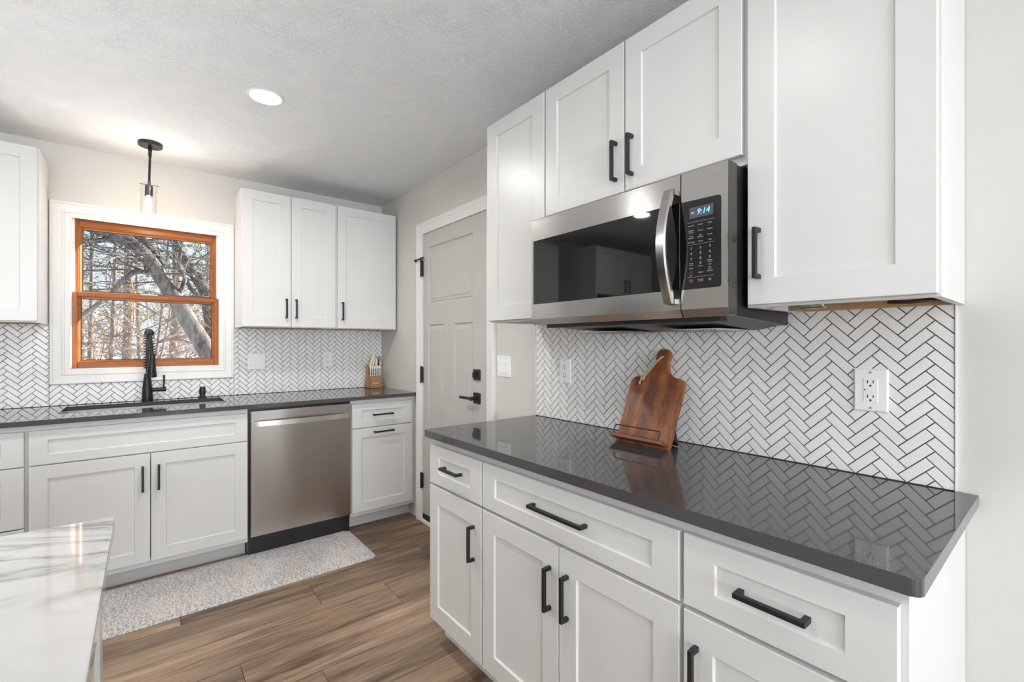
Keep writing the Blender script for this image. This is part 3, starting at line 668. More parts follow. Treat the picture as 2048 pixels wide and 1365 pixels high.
w = MB(); w.tube([(fx + 0.016, fy, 0.990), (fx + 0.066, fy - 0.002, 0.991), (fx + 0.094, fy - 0.003, 0.991)], [0.0125, 0.0125, 0.0150], 16); w.tube([(fx + 0.066, fy - 0.002, 0.991), (fx + 0.067, fy - 0.002, 0.991)], 0.016, 16)
lv2 = obj('side_valve', w, M['black'], fa, 40)
w = MB(); w.tube([(fx + 0.081, fy - 0.003, 1.003), (fx + 0.083, fy - 0.004, 1.045), (fx + 0.082, fy - 0.005, 1.081)], [0.0045, 0.0055, 0.0060], 12); obj('lever', w, M['black'], lv2, 40)
sd = thing('soap_dispenser', 'small black soap dispenser pump right of the faucet', 'soap dispenser', (0.302, 3.660, ZL))
w = MB(); w.lathe([(0.0245, 0.0004), (0.0245, 0.006), (0.016, 0.008), (0.0150, 0.026)], (0.302, 3.660, ZL)); obj('base', w, M['black'], sd, 40)
w = MB(); w.lathe([(0.015, 0.026), (0.0195, 0.028), (0.0190, 0.048), (0.0150, 0.072), (0.0145, 0.073)], (0.302, 3.660, ZL)); w.tube([(0.302, 3.655, ZL + 0.052), (0.300, 3.630, ZL + 0.054)], 0.006, 10); obj('pump_head', w, M['black'], sd, 40)
# ------------------------------------------------------------------ dishwasher
dw = thing('dishwasher', 'stainless steel dishwasher between the sink cabinet and the pull-out cabinet', 'dishwasher', (0.785, 3.38, 0))
N0 = BY - 3.110
w = MB(); w.box(FB, 0.4825, 1.0855, 0.012, 0.894, 0.03, N0); obj('tub', w, M['blackplastic'], dw)
w = MB(); w.box(FB, 0.4905, 1.0845, 0.128, 0.8785, N0 + 0.0005, BY - 3.076, 0.004, 2); obj('front_panel', w, M['dwsteel'], dw)
w = MB(); w.box(FB, 0.4840, 1.0850, 0.001, 0.122, 0.05, BY - 3.165, 0.002)
kp = obj('kick_plate', w, M['blackplastic'], dw)
for u in (0.62, 0.66, 0.96, 1.05): w = MB(); w.lathe([(0.004, 0), (0.003, 0.002)], FB(u, 0.055, BY - 3.165), (0, -1, 0), 10); obj('screw', w, M['screw'], kp)
rings = []; n = 24
for i in range(n + 1):
    t_ = i / n; u = 0.506 + 0.556 * t_; b = 0.018 + 0.024 * math.sin(math.pi * t_) ** 0.8
    nb = BY - 3.076 + b
    rings.append([FB(u, 0.788, nb - 0.008), FB(u, 0.787, nb), FB(u, 0.817, nb + 0.001), FB(u, 0.818, nb - 0.008)])
w = MB(); w.quad_loop(rings); w.box(FB, 0.506, 0.522, 0.790, 0.815, BY - 3.0765, BY - 3.076 + 0.016); w.box(FB, 1.046, 1.062, 0.790, 0.815, BY - 3.0765, BY - 3.076 + 0.016); lab(obj('handle', w, M['chrome'], dw, 30), 'bowed bright steel handle')
# ------------------------------------------------------------------ microwave
mw = thing('microwave', 'stainless over-the-range microwave below the two-door wall cabinet', 'microwave', (1.36, 0.94, 1.335))
F0 = 0.407                                            # front plane, distance from the wall
SIDE = Fr(FRT(0, 0, 0), FRT.en, FRT.eu)               # profile frame: u = out of the wall, v = up, extruded along the wall
w = MB(); w.prism([(0.0095, 1.337), (0.0095, 1.7530), (0.354, 1.7530), (0.354, 1.355)], SIDE, -1.314, -0.566); obj('body', w, M['blackplastic'], mw)
prof = [(0.358, 1.356), (0.358, 1.7525), (F0 - 0.003, 1.7525), (F0, 1.749), (F0 + 0.001, 1.56), (F0, 1.374), (F0 - 0.013, 1.352), (0.37, 1.352)]
w = MB(); w.prism(prof, SIDE, -1.3190, -0.6935); mdoor = lab(obj('oven_door', w, M['steel'], mw), 'brushed steel door')
w = MB(); w.prism(prof, SIDE, -0.6905, -0.5612); cp = lab(obj('control_column', w, M['steel'], mw), 'brushed steel column with the control panel')
w = MB(); w.prism([(0.3585, 1.357), (0.3585, 1.7515), (F0 - 0.0045, 1.7515), (F0 - 0.003, 1.56), (F0 - 0.0045, 1.376), (F0 - 0.016, 1.356)], SIDE, -0.5611, -0.5604); lab(obj('side_cap', w, M['darkgrey'], mw), 'dark grey side of the door')
for z in (1.425, 1.545): w = MB(); w.box(FRT, -0.5604, -0.558, z, z + 0.018, 0.365, 0.380, 0.001); obj('bumper', w, M['blackplastic'], mw)
w = MB(); w.box(FRT, -1.307, -0.6942, 1.430, 1.671, F0 - 0.002, F0 + 0.0022, 0.0008); lab(obj('door_glass', w, M['ovenglass'], mdoor), 'mirror-black glass')
w = MB(); pts = [(-0.6900, 1.428), (-0.584, 1.428), (-0.580, 1.4295), (-0.578, 1.434), (-0.578, 1.660), (-0.580, 1.6645), (-0.584, 1.6665), (-0.6900, 1.6695)]
w.prism(pts, FRT, F0 - 0.002, F0 + 0.0020); pan = lab(obj('control_panel', w, M['ovenglass'], cp), 'glossy black touch panel')
w = MB(); w.box(FRT, -0.665, -0.598, 1.6195, 1.6490, F0 + 0.0015, F0 + 0.0024); obj('display', w, M['lcd'], cp)
PN = F0 + 0.0026
w = MB(); w.text(FRT, -0.6265, 1.634, PN, '9:14', 0.0215, 0.22); w.text(FRT, -0.656, 1.634, PN, 'AM', 0.0062)
lab(obj('clock_digits', w, M['blueled'], cp), 'blue clock digits reading 9:14')
w = MB(); c1, c2, c3 = -0.6600, -0.6335, -0.6075
for z in (1.6085, 1.5475, 1.4600): w.box(FRT, -0.671, -0.596, z, z + 0.0006, F0 + 0.0015, PN)
def put(u, z, s_, size=0.0052): w.text(FRT, u, z, PN - 0.0004, s_, size)
for z, row in ((1.600, ('Popcorn', 'Potato', 'Pizza')), (1.584, ('Frozen\nEntree', 'Reheat', 'Veggies')), (1.569, ('Auto\nDefrost', 'Air\nChicken', 'Snacks')), (1.555, ('Beverage', 'Soften', 'Melt'))):
    for u, s_ in zip((c1, c2, c3), row): put(u, z, s_)
for z, row in ((1.538, '123'), (1.5235, '456'), (1.509, '789')):
    for u, s_ in zip((c1, c2, c3), row): put(u, z, s_, 0.0098)
put(c2, 1.4965, '0', 0.0098); put(c1, 1.495, 'Power\nLevel', 0.0046); put(c3, 1.499, 'Kitchen\nTimer', 0.0046); put(c2, 1.488, 'My Plate', 0.0040); put(c3, 1.490, 'Clock', 0.004); put(c1, 1.4845, 'Demo', 0.004)
put(c2, 1.4715, '+30sec', 0.0052); put(c3, 1.4725, 'START', 0.0055); put(c1, 1.4645, 'Stop', 0.004); put(c2, 1.450, 'Turntable\nOn/Off', 0.0044)
w.tube([FRT(c3 + 0.0033 * math.cos(a), 1.4805 + 0.0033 * math.sin(a), PN) for a in [2 * math.pi * k / 14 for k in range(14)]], 0.0005, 4, close=True)
w.tube([FRT(c1 + 0.0035 * math.cos(a), 1.4500 + 0.0035 * math.sin(a), PN) for a in [2 * math.pi * k / 14 for k in range(14)]], 0.0005, 4, close=True)
for k in range(3):
    a = math.pi * k / 3; w.tube([FRT(c3 + 0.004 * math.cos(a), 1.450 + 0.004 * math.sin(a), PN), FRT(c3 - 0.004 * math.cos(a), 1.450 - 0.004 * math.sin(a), PN)], 0.0005, 4)
obj('keypad_lettering', w, M['letter'], cp)
w = MB(); w.lathe([(0.0055, 0), (0.0055, 0.0008)], FRT(c1, 1.4735, PN - 0.0012), (-1, 0, 0), 8); lab(obj('stop_symbol', w, M['redletter'], cp), 'dim red stop symbol')
w = MB(); w.text(FRT, -0.9395, 1.3985, F0 + 0.0002, 'SAMSUNG', 0.0155, extrude=0.0006); lab(obj('raised_lettering', w, M['steel'], mdoor), 'raised steel lettering')
rings = []
for i in range(33):
    t_ = i / 32; z = 1.391 + 0.318 * t_; b = 0.010 + 0.040 * math.sin(math.pi * t_); nb = F0 + b
    u_0, u_1 = -0.7330, -0.7025
    rings.append([FRT(u_0, z, nb), FRT(u_0 + 0.002, z, nb + 0.013), FRT(u_1 - 0.004, z, nb + 0.014), FRT(u_1, z, nb + 0.010), FRT(u_1, z, nb)])
w = MB(); w.quad_loop(rings); w.box(FRT, -0.732, -0.704, 1.391, 1.404, F0 - 0.002, F0 + 0.014); w.box(FRT, -0.732, -0.704, 1.696, 1.709, F0 - 0.002, F0 + 0.014)
lab(obj('door_handle', w, M['steel'], mdoor, 25), 'bowed vertical steel handle')
w = MB(); b0_ = [(-1.30, 0.02), (-0.585, 0.02), (-0.585, 0.35), (-1.30, 0.35)]; b1_ = [(-1.235, 0.03), (-0.645, 0.03), (-0.645, 0.315), (-1.235, 0.315)]
zz = lambda n, d: 1.337 + (n - 0.0095) / 0.3445 * 0.018 - d
w.quad_loop([[FRT(u, zz(n, 0), n) for u, n in b0_], [FRT(u, zz(n, 0.014), n) for u, n in b1_]], True, True); us_ = lab(obj('underside', w, M['darkgrey'], mw), 'dark grey sloped underside')
for a, b in ((-1.21, -1.00), (-0.87, -0.66)):
    w = MB(); w.box(FRT, a, b, 1.322, 1.3255, 0.06, 0.26)
    for k in range(26): w.box(FRT, a + (b - a) * (k + 0.2) / 26, a + (b - a) * (k + 0.7) / 26, 1.3195, 1.3225, 0.065, 0.255)
    obj('grease_filter', w, M['chrome'], us_)
w = MB(); w.box(FRT, -1.27, -0.60, 1.3400, 1.3520, 0.330, 0.372); obj('air_vent', w, M['blackplastic'], mw)
# ------------------------------------------------------------------ electrical plates
def plate(label, f, uc, vc, wd, ht, n, cat, kind, loc, name):
    t = thing(name, label, cat, loc)
    p = MB(); r0 = lambda d, k: [f(uc - wd / 2 + d, vc - ht / 2 + d, k), f(uc + wd / 2 - d, vc - ht / 2 + d, k), f(uc + wd / 2 - d, vc + ht / 2 - d, k), f(uc - wd / 2 + d, vc + ht / 2 - d, k)]
    p.quad_loop([r0(0, n + 0.0003), r0(0, n + 0.0025), r0(0.0035, n + 0.0058)]); obj('cover_plate', p, M['plate'], t)
    N = n + 0.0056; dev = [uc] if kind[0] != 2 else [uc - 0.0225, uc + 0.0225]
    for u in dev:
        for v in (vc - 0.0485, vc + 0.0485):
            sc = MB(); sc.lathe([(0.0032, 0), (0.0032, 0.001)], f(u, v, N), f.en, 10); obj('screw', sc, M['screw'], t)
    for u in dev:
        d = MB(); d.box(f, u - 0.0165, u + 0.0165, vc - 0.033, vc + 0.033, N - 0.002, N + 0.0015, 0.001)
        if kind[1] == 'switch':
            o = obj('rocker_frame', d, M['plate'], t)
            k = MB(); k.prism([(N + 0.001, vc - 0.030), (N + 0.0055, vc - 0.030), (N + 0.0025, vc), (N + 0.0018, vc + 0.030), (N + 0.001, vc + 0.030)], Fr(f(0, 0, 0), f.en, f.eu), u - 0.0145, u + 0.0145); obj('rocker', k, M['plate'], o)
        else:
            o = obj('receptacle', d, M['plate'], t)
            for v in (vc - 0.019, vc + 0.021):
                for du, hh in ((-0.0062, 0.0045), (0.0062, 0.0036)): k = MB(); k.box(f, u + du - 0.0011, u + du + 0.0011, v + 0.002 - hh, v + 0.002 + hh, N + 0.001, N + 0.0019); obj('slot', k, M['slot'], o)
                k = MB(); k.lathe([(0.0027, 0), (0.0027, 0.0006)], f(u, v - 0.0085, N + 0.0013), f.en, 10); obj('ground_hole', k, M['slot'], o)
            if kind[1] == 'gfci':
                for q0 in (0.0012, -0.0062): b = MB(); b.box(f, u - 0.007, u + 0.007, vc + q0, vc + q0 + 0.0056, N, N + 0.0024, 0.0005); obj('test_button', b, M['plate'], o)
               
                b = MB(); b.box(f, u - 0.0135, u - 0.0115, vc - 0.002, vc + 0.003, N, N + 0.0019); obj('indicator', b, M['slot'], o)
    return t
TN = 0.0085
plate('large white outlet with test buttons right of the leaning board', FRT, -0.3575, 1.152, 0.077, 0.118, TN, 'outlet', (1, 'gfci'), (RX - 0.01, 0.3575, 1.093), 'wall_outlet')
plate('white outlet on the right tile wall left of the leaning board', FRT, -1.5285, 1.151, 0.076, 0.118, TN, 'outlet', (1, 'outlet'), (RX - 0.01, 1.5285, 1.092), 'wall_outlet')
plate('white double switch on the painted wall beside the door', FRT, -2.014, 1.153, 0.120, 0.118, 0.0, 'light switch', (2, 'switch'), (RX - 0.003, 2.014, 1.094), 'light_switch')
plate('white double switch on the tile right of the window', FB, 0.6255, 1.154, 0.116, 0.116, TN, 'light switch', (2, 'switch'), (0.6255, BY - 0.01, 1.096), 'light_switch')
plate('white outlet on the tile between the switch and knife block', FB, 1.1205, 1.159, 0.072, 0.116, TN, 'outlet', (1, 'outlet'), (1.1205, BY - 0.01, 1.101), 'wall_outlet')
# ------------------------------------------------------------------ cookbook stand (paddle board leaning on the tile)
la = math.atan2(1.546 - 1.392, 1.258 - ZR)
ca, sa = math.cos(la), math.sin(la)
BO = Vector((1.391, 0.9885, ZR + 0.0005))
FBD = Fr(BO, (0, -1, 0), (-ca, 0, sa), (sa, 0, ca))     # u along the wall, v up the board, n out of its face
bd = thing('cookbook_stand', 'reddish wooden paddle board stand leaning on the tile behind the worktop', 'cookbook stand', BO)
half = [(0.112, 0.0), (0.112, 0.240), (0.1105, 0.249), (0.106, 0.256), (0.098, 0.2605), (0.075, 0.2635), (0.058, 0.268), (0.045, 0.276), (0.036, 0.287), (0.029, 0.301), (0.0255, 0.316), (0.0258, 0.328), (0.0278, 0.340), (0.0290, 0.352), (0.0275, 0.364), (0.0215, 0.373), (0.012, 0.3775), (0.0, 0.379)]
poly = half + [(-a, b) for a, b in reversed(half[:-1])]
w = MB(); w.prism(poly, FBD, -0.018, 0.0, 0.003, 2); obj('board', w, M['walnut'], bd)
w = MB(); w.box(FBD, -0.118, 0.104, 0.008, 0.021, 0.0003, 0.042, 0.002); lg = obj('ledge', w, M['walnut_y'], bd)
w = MB(); rr = 0.008; rail = []
for k in range(7): a = math.pi - math.pi / 2 * k / 6; rail.append((-0.104 + rr + rr * math.cos(a), 0.045 + rr * math.sin(a)))
for k in range(7): a = math.pi / 2 - math.pi / 2 * k / 6; rail.append((0.088 - rr + rr * math.cos(a), 0.045 + rr * math.sin(a)))
rail = [(-0.104, 0.018)] + rail + [(0.088, 0.018)]
w.tube([FBD(u, v, 0.035) for u, v in rail], 0.0022, 8); lab(obj('wire_rail', w, M['black'], lg, 50), 'black wire page rail')
w = MB(); w.prism([(-0.0185, 0.05), (-0.0185, 0.10), (-0.075, 0.036)], Fr(FBD(0, 0, 0), FBD.en, FBD.eu, FBD.ev), 0.04, 0.10)
obj('back_leg', w, M['black'], bd)
hole = (-0.0005, 0.352)
w = MB(); w.lathe([(0.0045, 0), (0.0045, 0.0006)], FBD(*hole, 0.0), FBD.en, 12); obj('hanging_hole', w, M['slot'], bd)
w = MB(); tw = [(0.002, 0.349, 0.003), (-0.008, 0.338, 0.006), (-0.024, 0.318, 0.006), (-0.040, 0.292, 0.006), (-0.052, 0.272, 0.0055), (-0.060, 0.258, 0.0055), (-0.068, 0.250, 0.005)]
w.tube([FBD(*p) for p in tw], 0.0021, 8); w.tube([FBD(p[0] + 0.0045, p[1] - 0.003, p[2]) for p in tw], 0.0021, 8)
kn_ = FBD(-0.060, 0.256, 0.006)
w.tube([kn_ + FBD.eu * (0.0065 * math.cos(a)) + FBD.ev * (0.0075 * math.sin(a)) + FBD.en * (0.002 * math.sin(2 * a)) for a in [2 * math.pi * k / 12 for k in range(12)]], 0.0038, 8, close=True)
w.tube([FBD(-0.064, 0.252, 0.006), FBD(-0.070, 0.240, 0.004), FBD(-0.069, 0.230, 0.003)], [0.003, 0.0028, 0.004], 8); lab(obj('twine_loop', w, M['twine'], bd, 50), 'knotted jute hanging loop')
# ------------------------------------------------------------------ knife block with knives
KX0, KX1, KY = 1.409, 1.503, 3.560
kb = thing('knife_block', 'acacia wood knife block at the back corner of the worktop', 'knife block', ((KX0 + KX1) / 2, 3.615, ZL))
KS = Fr((0, 0, 0), (0, 1, 0), (1, 0, 0))               # profile in y,z extruded along x
w = MB(); w.prism([(KY, ZL + 0.003), (KY, ZL + 0.098), (KY + 0.028, ZL + 0.112), (KY + 0.030, ZL + 0.165), (KY + 0.072, ZL + 0.190), (KY + 0.122, ZL + 0.012), (KY + 0.122, ZL + 0.003)], KS, KX0, KX1, 0.002, 2); obj('block', w, M['acacia'], kb)
w = MB(); w.box(WORLD, KX0 + 0.004, KX1 - 0.004, KY + 0.004, KY + 0.116, ZL + 0.0003, ZL + 0.003); obj('foot', w, M['blackplastic'], kb)
w = MB(); w.box(Fr((0, KY, 0), (1, 0, 0), (0, -1, 0)), KX0 + 0.018, KX0 + 0.076, ZL + 0.034, ZL + 0.050, 0, 0.001); lab(obj('badge', w, M['screw'], kb), 'small grey metal badge')
for i in range(6):
    x = KX0 + 0.0085 + 0.0152 * i; L_ = 0.080
    k = thing('steak_knife', 'white-tipped steak knife in the lower row of the wood block', 'knife', (x, KY + 0.012, ZL + 0.100), 'steak knives in the block')
    d = Vector((-0.02, -0.02, 1.0)).normalized(); p = Vector((x + 0.002, KY + 0.014, ZL + 0.102))
    w = MB(); w.tube([p, p + d * 0.015, p + d * 0.058], [0.0052, 0.0062, 0.0058], 10); obj('handle', w, M['screw'], k, 50)
    w = MB(); w.tube([p + d * 0.058, p + d * 0.078, p + d * 0.081], [0.0062, 0.0060, 0.004], 10); lab(obj('handle_tip', w, M['whitehandle'], k, 50), 'white handle end')
    w = MB(); w.tube([p - d * 0.003, p + d * 0.006], [0.0055, 0.0056], 10); lab(obj('bolster', w, M['whitehandle'], k, 50), 'white collar')
for i, (x, h_, bend, lb) in enumerate(((1.432, 0.072, 0.012, 'curved ivory-handled knife, left in the top of the wood block'), (1.455, 0.088, -0.002, 'tallest ivory-handled knife, middle of the wood block'), (1.479, 0.060, -0.004, 'short ivory-handled knife beside the black shears'))):
    z = ZL + 0.172; y = KY + 0.045
    k = thing('chef_knife', lb, 'knife', (x, y, z))
    w = MB(); w.tube([(x - 0.006, y, z), (x, y - 0.006, z + h_ * 0.5), (x + bend, y - 0.012, z + h_)], [0.0085, 0.0095, 0.0085], 12); obj('handle', w, M['ivory'], k, 50)
    w = MB(); w.tube([(x + bend, y - 0.012, z + h_), (x + bend * 1.05, y - 0.0125, z + h_ + 0.006)], [0.0088, 0.007], 12); lab(obj('handle_tip', w, M['whitehandle'], k, 50), 'white handle end')
sx = thing('kitchen_shears', 'black-handled kitchen shears in the right of the wood block', 'scissors', (1.497, KY + 0.055, ZL + 0.18))
for dx, dz in ((-0.004, 0.052), (0.010, 0.068)):
    w = MB(); c = Vector((1.495 + dx, KY + 0.05, ZL + 0.168 + dz))
    w.tube([c + Vector((0.009 * math.cos(a), 0, 0.016 * math.sin(a))) for a in [2 * math.pi * k / 16 for k in range(16)]], 0.0032, 8, close=True); obj('finger_loop', w, M['blackplastic'], sx, 50)
w = MB(); w.tube([(1.496, KY + 0.052, ZL + 0.168), (1.494, KY + 0.05, ZL + 0.205)], 0.004, 8); w.tube([(1.499, KY + 0.052, ZL + 0.168), (1.504, KY + 0.05, ZL + 0.222)], 0.004, 8); obj('shank', w, M['blackplastic'], sx, 50)
# ------------------------------------------------------------------ lights
def can_light(x, y, label, group=None, power=CAN_POWER):
    t = thing('recessed_light', label, 'ceiling light', (x, y, CZ - 0.006), group)
    w = MB(); w.lathe([(0.080, 0.0055), (0.080, 0.003), (0.074, 0.0), (0.067, 0.001), (0.0665, 0.0055)], (x, y, CZ - 0.006), seg=40); obj('trim_ring', w, M['trim'], t, 40)
    w = MB(); w.lathe([(0.0665, 0.005), (0.0665, 0.0015), (0.05, 0.0008)], (x, y, CZ - 0.006), seg=40); obj('lens', w, M['lens'], t, 40)
    l = bpy.data.lights.new('recessed_lamp', 'AREA'); l.shape = 'DISK'; l.size = 0.13; l.energy = power; l.color = (1.0, 0.97, 0.93); l.spread = R_(165)
    o = bpy.data.objects.new('recessed_lamp', l); COL.objects.link(o); o.parent = t; o.location = (0, 0, -0.004)
can_light(0.443, 2.39, 'glowing round recessed ceiling light between the window and right cabinets', None, 7.0)
for x, y in ((0.42, 0.69), (-1.15, 2.45), (-1.15, 0.7), (0.42, -1.1), (-1.15, -1.1)):
    can_light(x, y, 'round recessed ceiling light out of view around the photographer', 'recessed lights outside the frame', 4.5 if y > 2 else CAN_POWER)
def tilt(z): return 0.0270 - (2.42 - z) * 0.024
PY = 3.365
pn = thing('pendant_light', 'black stem pendant with clear glass shade and lit bulb above the sink', 'pendant light', (0.027, PY, 2.0))
w = MB(); w.lathe([(0.056, 0.0), (0.057, 0.001), (0.057, 0.0195), (0.056, 0.0197)], (0.027, PY, CZ - 0.0200), seg=40); obj('canopy', w, M['black'], pn, 40)
w = MB(); w.lathe([(0.0095, 0.0), (0.0095, 0.022), (0.007, 0.026)], (tilt(2.385), PY, 2.392)); w.tube([(tilt(2.400), PY, 2.400), (tilt(2.36), PY, 2.362)], 0.0080, 12); w.tube([(tilt(2.385) - 0.012, PY, 2.378), (tilt(2.38), PY, 2.378)], 0.003, 8); obj('swivel', w, M['black'], pn, 40)
w = MB(); w.tube([(tilt(2.37), PY, 2.37), (tilt(2.218), PY, 2.218)], 0.0058, 12); obj('stem', w, M['black'], pn, 50)
w = MB(); w.tube([(tilt(2.22), PY, 2.220), (tilt(2.196), PY, 2.196)], 0.0075, 14); w.tube([(tilt(2.192), PY, 2.192), (tilt(2.132), PY, 2.132)], 0.0185, 20); lab(obj('socket', w, M['socket'], pn, 40), 'grey metal lamp socket')
w = MB(); w.tube([(tilt(2.198) - 0.040, PY + 0.004, 2.198), (tilt(2.198) + 0.042, PY - 0.004, 2.198)], 0.0016, 8)
for e in (-0.040, 0.042): w.lathe([(0.0028, -0.002), (0.0028, 0.002)], (tilt(2.198) + e, PY, 2.198), (1, 0, 0), 10)
obj('cross_pin', w, M['black'], pn, 40)
w = MB(); w.lathe([(0.0065, 0.106), (0.009, 0.098), (0.0135, 0.085), (0.0155, 0.066), (0.0155, 0.045), (0.0125, 0.022), (0.007, 0.010), (0.002, 0.006)], (tilt(2.07), PY, 2.026), seg=20); obj('bulb', w, M['bulb'], pn, 50)
w = MB(); n_ = 40
for r1, r2, z in ((0.0395, 0.0395, 0),):
    w.quad_loop([[(tilt(zz_) + rr_ * math.cos(2 * math.pi * k / n_), PY + rr_ * math.sin(2 * math.pi * k / n_), zz_) for k in range(n_)] for rr_, zz_ in ((0.0395, 2.193), (0.0395, 2.008), (0.0375, 2.008), (0.0375, 2.193), (0.0395, 2.193))], False, False)
lab(obj('glass_shade', w, M['shade'], pn, 40), 'clear glass cylinder shade')
pl = bpy.data.lights.new('pendant_lamp', 'POINT'); pl.energy = 16.0; pl.color = (1.0, 0.86, 0.70); pl.shadow_soft_size = 0.018
po = bpy.data.objects.new('pendant_lamp', pl); COL.objects.link(po); po.parent = pn; po.location = (tilt(2.07) - 0.027, 0, 0.07)
# ------------------------------------------------------------------ kitchen mat
def mat_ring(d, z): return [Vector((x, y, z)) for x, y in rounded(-1.05 + d, 1.088 - d, 2.634 + d, 3.160 - d, (0.045 - d / 2,) * 4, 6)]
w = MB(); w.quad_loop([mat_ring(0, 0.0006), mat_ring(0.0, 0.003), mat_ring(0.040, 0.0155), mat_ring(0.044, 0.016)])
tag(obj('kitchen_mat', w, M['rug'], None, 20), 'cream and blue distressed anti-fatigue mat on the floor below the sink', 'floor mat')
# ------------------------------------------------------------------ island
il = thing('kitchen_island', 'white island cabinet under the marble slab at the lower left', 'island', (-0.6, 0.35, 0))
w = MB(); w.box(WORLD, -1.10, -0.085, -0.55, 1.245, 0.09, 0.8835, 0.002); obj('body', w, M['cabinet'], il)
FI = Fr((-0.085, 0, 0), (0, 1, 0), (1, 0, 0))
for a, b in ((-0.53, 0.05), (0.06, 0.64), (0.65, 1.23)):
    d = MB(); d.shaker(FI, a, b, 0.11, 0.86, 0.0005, 0.019, 0.07, 0.07); obj('end_panel', d, M['cabinet'], il)
w = MB(); w.box(WORLD, -1.04, -0.15, -0.5, 1.19, 0.001, 0.0895); obj('toe_kick', w, M['cabinet'], il)
w = MB(); w.prism(rounded(-1.16, -0.0485, -0.6, 1.282, (0.004,) * 4, 3), WORLD, 0.884, 0.914, 0.003, 2)
tag(obj('island_countertop', w, M['marble']), 'glossy white marble slab with grey veins at the lower left', 'countertop')
# ------------------------------------------------------------------ outdoors
w = MB(); w.box(WORLD, -60, 60, BY + 0.3, 90, -0.9, -0.6)
gr = obj('ground', w, M['snow']); gr['kind'] = 'structure'
rng = random.Random(11)
def bez(pts, n):
    pts = [Vector(p) for p in pts]; out = []
    for i in range(len(pts) - 1):
        p0 = pts[max(i - 1, 0)]; p1 = pts[i]; p2 = pts[i + 1]; p3 = pts[min(i + 2, len(pts) - 1)]
        for k in range(n):
            t = k / n; out.append(0.5 * ((2 * p1) + (p2 - p0) * t + (2 * p0 - 5 * p1 + 4 * p2 - p3) * t * t + (3 * p1 - p0 - 3 * p2 + p3) * t ** 3))
    out.append(pts[-1]); return out
def twigs(mb, start, direc, length, rad, depth, spread=0.6, seg=4, sides=4):
    d = Vector(direc).normalized(); p = Vector(start); pts = [p.copy()]
    for k in range(seg):
        d = (d + Vector((rng.gauss(0, 0.16), rng.gauss(0, 0.16), rng.gauss(0, 0.12)))).normalized(); p = p + d * length / seg; pts.append(p.copy())
    mb.tube(pts, [rad * (1 - 0.75 * k / seg) for k in range(seg + 1)], sides, cap=False)
    if depth > 0:
        for k in range(1, seg + 1):
            for _ in range(2 if rng.random() < 0.6 else 1):
                nd = (d + Vector((rng.gauss(0, spread), rng.gauss(0, spread), rng.gauss(0.1, spread)))).normalized()
                twigs(mb, pts[k], nd, length * rng.uniform(0.4, 0.65), rad * 0.45, depth - 1, spread, 3, 3)
def tree(label, limbs, mat, loc, crown=0, group=None, twig_len=1.2):
    """first limb is the trunk; each limb: (points, r0, r1)"""
    t = thing('tree', label, 'tree', loc, group)
    for i, (pts, r0, r1) in enumerate(limbs):
        c = bez(pts, 5); w = MB(); w.tube(c, [r0 + (r1 - r0) * k / (len(c) - 1) for k in range(len(c))], 10)
        obj('trunk' if i == 0 else 'limb', w, mat, t, 60)
    if crown:
        w = MB()
        for i, (pts, r0, r1) in enumerate(limbs):
            c = bez(pts, 5)
            for _ in range(crown):
                p = c[rng.randrange(len(c) // 3, len(c))]
                twigs(w, p, (rng.gauss(0, 1), rng.gauss(0, 0.7), rng.uniform(-0.1, 1)), twig_len * rng.uniform(0.6, 1.2), 0.014, 2)
        b = obj('branches', w, mat, t); b['kind'] = 'stuff'
    return t
tree('large leaning trunk crossing the window from upper left to lower right', [([(1.25, 7.4, -0.65), (0.95, 7.45, 0.4), (0.71, 7.5, 1.1), (0.48, 7.5, 1.55), (0.35, 7.5, 1.82), (0.20, 7.5, 2.09), (0.05, 7.5, 2.36), (-0.11, 7.5, 2.54), (-0.28, 7.5, 2.61), (-0.75, 7.5, 2.78), (-1.6, 7.4, 3.1)], 0.13, 0.05),
    ([(0.25, 7.55, 2.03), (0.15, 7.6, 2.38), (-0.04, 7.6, 2.65), (-0.25, 7.6, 3.2), (-0.4, 7.7, 4.2)], 0.075, 0.04), ([(-0.60, 7.4, 1.60), (-0.34, 7.35, 1.85), (-0.22, 7.35, 2.04), (-0.08, 7.4, 2.18), (0.14, 7.5, 2.19)], 0.022, 0.034),
    ([(0.33, 7.5, 1.85), (0.42, 7.45, 2.15), (0.36, 7.45, 2.35), (0.42, 7.4, 2.8)], 0.03, 0.015), ([(-0.28, 7.5, 2.61), (-0.5, 7.4, 2.50), (-0.8, 7.3, 2.46), (-1.3, 7.2, 2.3)], 0.035, 0.012)], M['bark'], (1.25, 7.4, -0.62), 6)
tree('sunlit leaning trunk at the right side of the window view', [([(1.25, 9, -0.65), (1.0, 9, 0.8), (0.86, 9, 1.65), (0.79, 9, 2.1), (0.61, 9, 2.45), (0.39, 9, 2.9), (0.1, 9, 3.6), (-0.3, 9, 4.8)], 0.12, 0.05), ([(0.80, 9, 2.0), (0.62, 8.9, 2.12), (0.48, 8.9, 2.38), (0.40, 8.8, 2.6)], 0.05, 0.02)], M['bark'], (1.25, 9, -0.62), 8)
G = 'slender bare trees beyond the window'
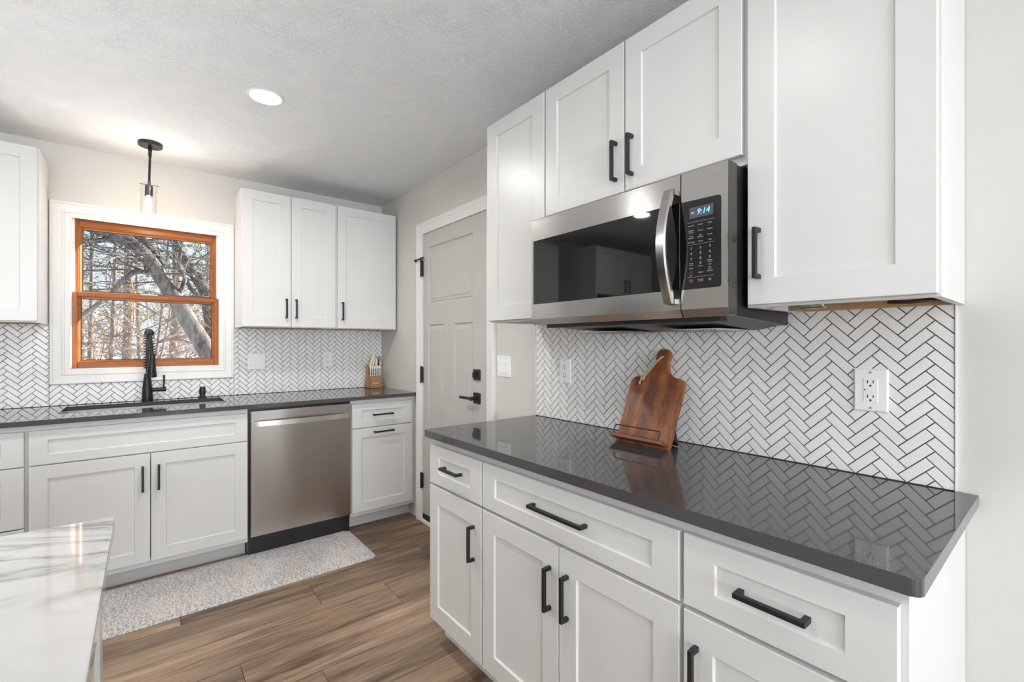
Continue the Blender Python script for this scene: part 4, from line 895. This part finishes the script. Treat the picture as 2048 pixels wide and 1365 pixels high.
for x, y, h_, lean, r0 in ((-0.42, 10, 4.6, 0.10, 0.075), (-0.75, 11, 5.0, 0.05, 0.08), (0.16, 9.6, 4.2, 0.30, 0.05), (0.18, 8.6, 3.6, 0.42, 0.035), (-1.35, 9.5, 4.5, -0.2, 0.06), (1.9, 10.5, 5.0, -0.3, 0.09), (-2.3, 11, 5.0, 0.2, 0.08), (-0.1, 13, 5.4, -0.1, 0.07), (1.1, 12.5, 5.2, 0.1, 0.07), (2.8, 12, 5, 0.0, 0.09), (-3.2, 12.5, 5.2, 0.1, 0.08), (0.55, 15, 5.5, 0.2, 0.07)):
    tree('slender bare tree among the brush outside the window', [([(x - lean * 0.6, y, -0.65), (x - lean * 0.2, y, 0.6), (x + lean * 0.25, y + 0.1, h_ * 0.45), (x + lean * 0.8, y, h_)], r0 * 0.62, r0 * 0.25)], M['barkgrey'], (x - lean * 0.6, y, -0.62), 16, G)
def evergreen(x, y, h_, label):
    t = thing('evergreen_tree', label, 'tree', (x, y, -0.62), 'evergreens behind the brush')
    w = MB(); w.tube([(x, y, -0.65), (x + 0.05, y, h_ * 0.5), (x, y, h_)], [0.11, 0.08, 0.02], 8); obj('trunk', w, M['barkgrey'], t, 60)
    w = MB()
    for _ in range(520):
        z = rng.uniform(1.9, h_); r_ = (h_ - z) * 0.30 + 0.35; a = rng.uniform(0, 2 * math.pi); q = rng.uniform(0.15, 1) * r_
        c = Vector((x + q * math.cos(a), y + q * math.sin(a), z - 0.15 * q))
        for __ in range(5):
            d = Vector((math.cos(a) + rng.gauss(0, 0.7), math.sin(a) + rng.gauss(0, 0.7), rng.gauss(-0.1, 0.5))).normalized() * rng.uniform(0.12, 0.24); s_ = d.orthogonal().normalized() * 0.012
            w.bm.faces.new([w.bm.verts.new(p) for p in (c - s_, c + s_, c + d)])
    f_ = obj('needles', w, M['needles'], t); f_['kind'] = 'stuff'
for x, y, h_ in ((-1.05, 12.5, 6.0), (0.55, 13.5, 6.4), (-0.35, 14.5, 6.2), (1.6, 14.0, 6.2), (-2.6, 14.0, 6.0)):
    evergreen(x, y, h_, 'dark evergreen crown behind the bare trees outside the window')
w = MB()
for _ in range(420):
    x = rng.uniform(-3.6, 3.6); y = rng.uniform(8.3, 17)
    twigs(w, (x, y, rng.uniform(-0.6, 1.6)), (rng.gauss(0, 0.55), rng.gauss(0, 0.35), rng.uniform(0.25, 1)), rng.uniform(0.7, 1.5), rng.uniform(0.006, 0.014), 1, 0.7)
for _ in range(420):
    x = rng.uniform(-3.6, 3.6); y = rng.uniform(9.5, 16)
    twigs(w, (x, y, rng.uniform(-0.6, 0.5)), (rng.gauss(0, 0.8), rng.gauss(0, 0.4), rng.uniform(0.15, 0.8)), rng.uniform(0.6, 1.2), rng.uniform(0.006, 0.011), 1, 0.8)
th = tag(obj('brush_thicket', w, M['twig']), 'pale tangle of dry brush filling the view outside the window', 'brush'); th['kind'] = 'stuff'
w = MB()
for _ in range(9000):
    x = rng.uniform(-3.8, 3.8); y = rng.uniform(8.6, 17); z = abs(rng.gauss(0, 1.0)) * 1.15 - 0.4
    c = Vector((x, y, z)); d = Vector((rng.gauss(0, 1), rng.gauss(0, 1), rng.gauss(0, 1))).normalized() * rng.uniform(0.02, 0.045); s_ = d.orthogonal().normalized() * d.length * 0.45
    w.bm.faces.new([w.bm.verts.new(p) for p in (c - d, c + s_, c + d, c - s_)])
lf = tag(obj('dead_leaves', w, M['deadleaf']), 'tan dead leaves hanging in the brush outside the window', 'leaves'); lf['kind'] = 'stuff'
